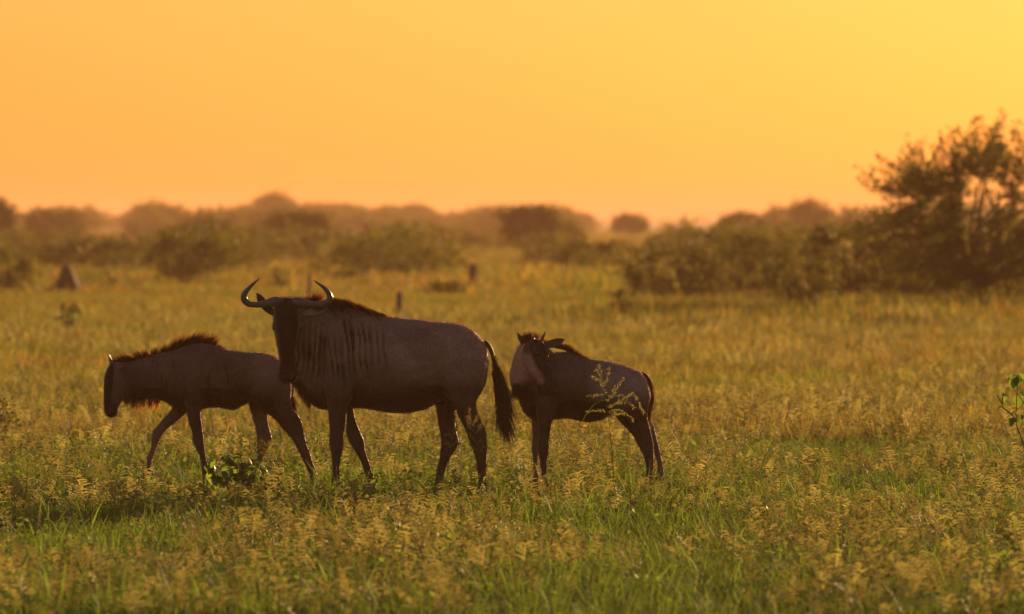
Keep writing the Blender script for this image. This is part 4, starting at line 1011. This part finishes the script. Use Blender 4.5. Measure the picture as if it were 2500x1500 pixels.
def scatter(name, collection, pts, rot, scl, label, mat=None):
    me = bpy.data.meshes.new(name); me.vertices.add(len(pts)); me.vertices.foreach_set("co", np.asarray(pts, dtype=np.float32).ravel())
    a = me.attributes.new("rot", 'FLOAT_VECTOR', 'POINT'); a.data.foreach_set("vector", np.asarray(rot, dtype=np.float32).ravel())
    a = me.attributes.new("scl", 'FLOAT', 'POINT'); a.data.foreach_set("value", np.asarray(scl, dtype=np.float32).ravel())
    o = bpy.data.objects.new(name, me); root_col.objects.link(o)
    ng = bpy.data.node_groups.new(name, 'GeometryNodeTree')
    ng.interface.new_socket("Geometry", in_out='INPUT', socket_type='NodeSocketGeometry'); ng.interface.new_socket("Geometry", in_out='OUTPUT', socket_type='NodeSocketGeometry')
    N, L = ng.nodes, ng.links
    gi, go = N.new("NodeGroupInput"), N.new("NodeGroupOutput")
    m2p = N.new("GeometryNodeMeshToPoints"); iop = N.new("GeometryNodeInstanceOnPoints"); ci = N.new("GeometryNodeCollectionInfo")
    ci.inputs[0].default_value = collection; ci.inputs[1].default_value = True; ci.inputs[2].default_value = True
    ra = N.new("GeometryNodeInputNamedAttribute"); ra.data_type = 'FLOAT_VECTOR'; ra.inputs[0].default_value = "rot"
    sa = N.new("GeometryNodeInputNamedAttribute"); sa.data_type = 'FLOAT'; sa.inputs[0].default_value = "scl"
    L.new(gi.outputs[0], m2p.inputs[0]); L.new(m2p.outputs[0], iop.inputs["Points"]); L.new(ci.outputs[0], iop.inputs["Instance"])
    iop.inputs["Pick Instance"].default_value = True
    L.new(ra.outputs[0], iop.inputs["Rotation"]); L.new(sa.outputs[0], iop.inputs["Scale"]); L.new(iop.outputs[0], go.inputs[0])
    md = o.modifiers.new("scatter", 'NODES'); md.node_group = ng
    tag(o, label, "grass", kind="stuff")
    return o

nrng = np.random.default_rng(4)
def field_points(z0, z1, density, margin):
    """points over the wedge of plain seen between two depths (density may be a function of depth)"""
    wmax = .06 * z1 + margin; n = int(2 * wmax * (z1 - z0) * (density if not callable(density) else max(density(z0), density(z1))))
    x = nrng.uniform(-wmax, wmax, n); y = nrng.uniform(z0, z1, n)
    keep = np.abs(x) < .06 * y + margin
    if callable(density):
        keep &= nrng.random(n) < np.array([density(q) for q in y]) / max(density(z0), density(z1))
    return x[keep], y[keep]
def patchy(x, y, s, seed):
    return np.array([noise.noise(Vector((a * s, b * s * .45, seed))) for a, b in zip(x, y)])
def do_scatter(name, coll, z0, z1, dens, margin, s0, s1, label, amp=.3, gate=None, tilt=.15, pscale=.5, seed=1.0, px_min=None):
    x, y = field_points(z0, z1, dens, margin)
    if px_min is not None:
        k = x / y * F_PX + 1250 > px_min + 140 * nrng.normal(0, 1, len(x)); x, y = x[k], y[k]
    p = patchy(x, y, pscale, seed)
    if gate is not None:
        k = p + nrng.normal(0, .12, len(p)) > gate; x, y, p = x[k], y[k], p[k]
    n = len(x); rot = np.stack([nrng.normal(0, tilt, n), nrng.normal(0, tilt, n), nrng.uniform(0, 6.283, n)], 1)
    sc = nrng.uniform(s0, s1, n) * (1 + amp * p)
    return scatter(name, coll, np.stack([x, y, np.zeros(n)], 1), rot, sc, label)
do_scatter("grass", k_near, 41, 74, 84, .9, .6, 1.3, "short green grass covering the ground around the animals", .45)
do_scatter("seed_grass", k_seed, 41, 76, 13, .9, .75, 1.2, "golden grass seed heads standing over the green grass near the animals", .3, -.22, .12, .6, 5.0)
do_scatter("meadow_grass", k_mid, 74, 240, lambda z: 20 * 75 / z, 2.0, .75, 1.15, "blurred green and gold grass beyond the animals", .35, seed=9.0)
do_scatter("meadow_seed_grass", k_midseed, 76, 175, lambda z: 7 * 75 / z, 2.0, .8, 1.15, "blurred golden seed heads beyond the animals", .3, -.15, .12, .25, 7.0)
do_scatter("distant_grass", k_far, 215, 1400, lambda z: .4 * (215 / z) ** 1.3, 8.0, .8, 1.2, "far tussocks of grass across the plain", .4, pscale=.06, seed=3.0)

do_scatter("tall_meadow_grass", k_mid, 150, 176, 4.5, 2.0, 1.5, 2.3, "taller golden grass standing in front of the right thicket", .35, seed=12.0, px_min=1480)
def grass_clump(px, z, n, label, seed, l0, l1, dark):
    r = random.Random(seed); mb = MB()
    for k in range(n):
        a = r.uniform(0, 6.28); rr = .09 * math.sqrt(r.random()); t = r.uniform(.7, 1.2) * dark
        blade_geo(mb, Vector((rr * math.cos(a) * 1.6, rr * math.sin(a), -.01)), a + r.gauss(0, .5), r.uniform(l0, l1), r.uniform(.008, .014), r.uniform(.1, .5), r.uniform(.3, 1.7), (t * .8, t * .9, t), (t * 1.1, t * 1.1, t), 6)
    o = obj("grass_clump", mb.mesh("grass_clump"), M["blade"]); o.location = (X_at(px, z), z, 0)
    tag(o, label, "grass clump", "lush clumps of long grass")
grass_clump(1585, 56.6, 150, "lush dark clump of long arching grass below the small calf's hind legs", 5, .22, .48, .75)
grass_clump(1490, 57.6, 60, "smaller clump of long grass at the foot of the tall seed stalk", 6, .2, .4, 1.0)
grass_clump(95, 53.5, 70, "clump of upright long grass in the foreground at the left edge", 7, .22, .42, .9)

# low scrub between the bushes, too mixed up to count
def low_scrub(i):
    wm, lm = woody(700 + i, 3.4, 2.6, 1.5, 'shrub', .13, 130, 10)
    o = bpy.data.objects.new("low_scrub_%d" % i, lm); lm.materials.append(M["foliage"]); return o
k_low = kit_collection("low_scrub", [low_scrub(i) for i in range(5)])
pts = []
for k in range(210):
    z = 290 * (1300 / 290) ** nrng.random(); px = nrng.uniform(-120, 2620); cl = noise.noise(Vector((px * .006, math.log(z) * 3, 2.2)))
    dense = .12 if px < 620 else (-.02 if px < 1350 else .02)
    if cl + dense < .02 or (1410 < px < 1920 and z > 430) or (190 < px < 345 and z > 560): continue
    pts.append((X_at(px, z), z, 0))
n = len(pts)
scatter("low_scrub", k_low, pts, np.stack([np.zeros(n), np.zeros(n), nrng.uniform(0, 6.28, n)], 1), nrng.uniform(.5, 1.25, n), "low olive scrub filling the gaps between the far bushes")

# far woodland read as one mass
def scrub_template(i):
    wm, lm = woody(900 + i, 7, 6, 3.4, 'shrub', .34, 150, 12)
    o = bpy.data.objects.new("scrub_%d" % i, lm); lm.materials.append(M["foliage"]); return o
k_scrub = kit_collection("scrub", [scrub_template(i) for i in range(5)])
pts = []
for k in range(900):
    z = 900 * (9000 / 900) ** nrng.random()
    px = nrng.uniform(-150, 2650)
    gap = (200 < px < 340) or (1425 < px < 1900)
    if gap and z < 4500: continue
    pts.append((X_at(px, z), z, 0))
n = len(pts)
scatter("distant_scrub", k_scrub, pts, np.stack([np.zeros(n), np.zeros(n), nrng.uniform(0, 6.28, n)], 1), nrng.uniform(.45, 1.1, n), "far hazy scrub woodland along the horizon")
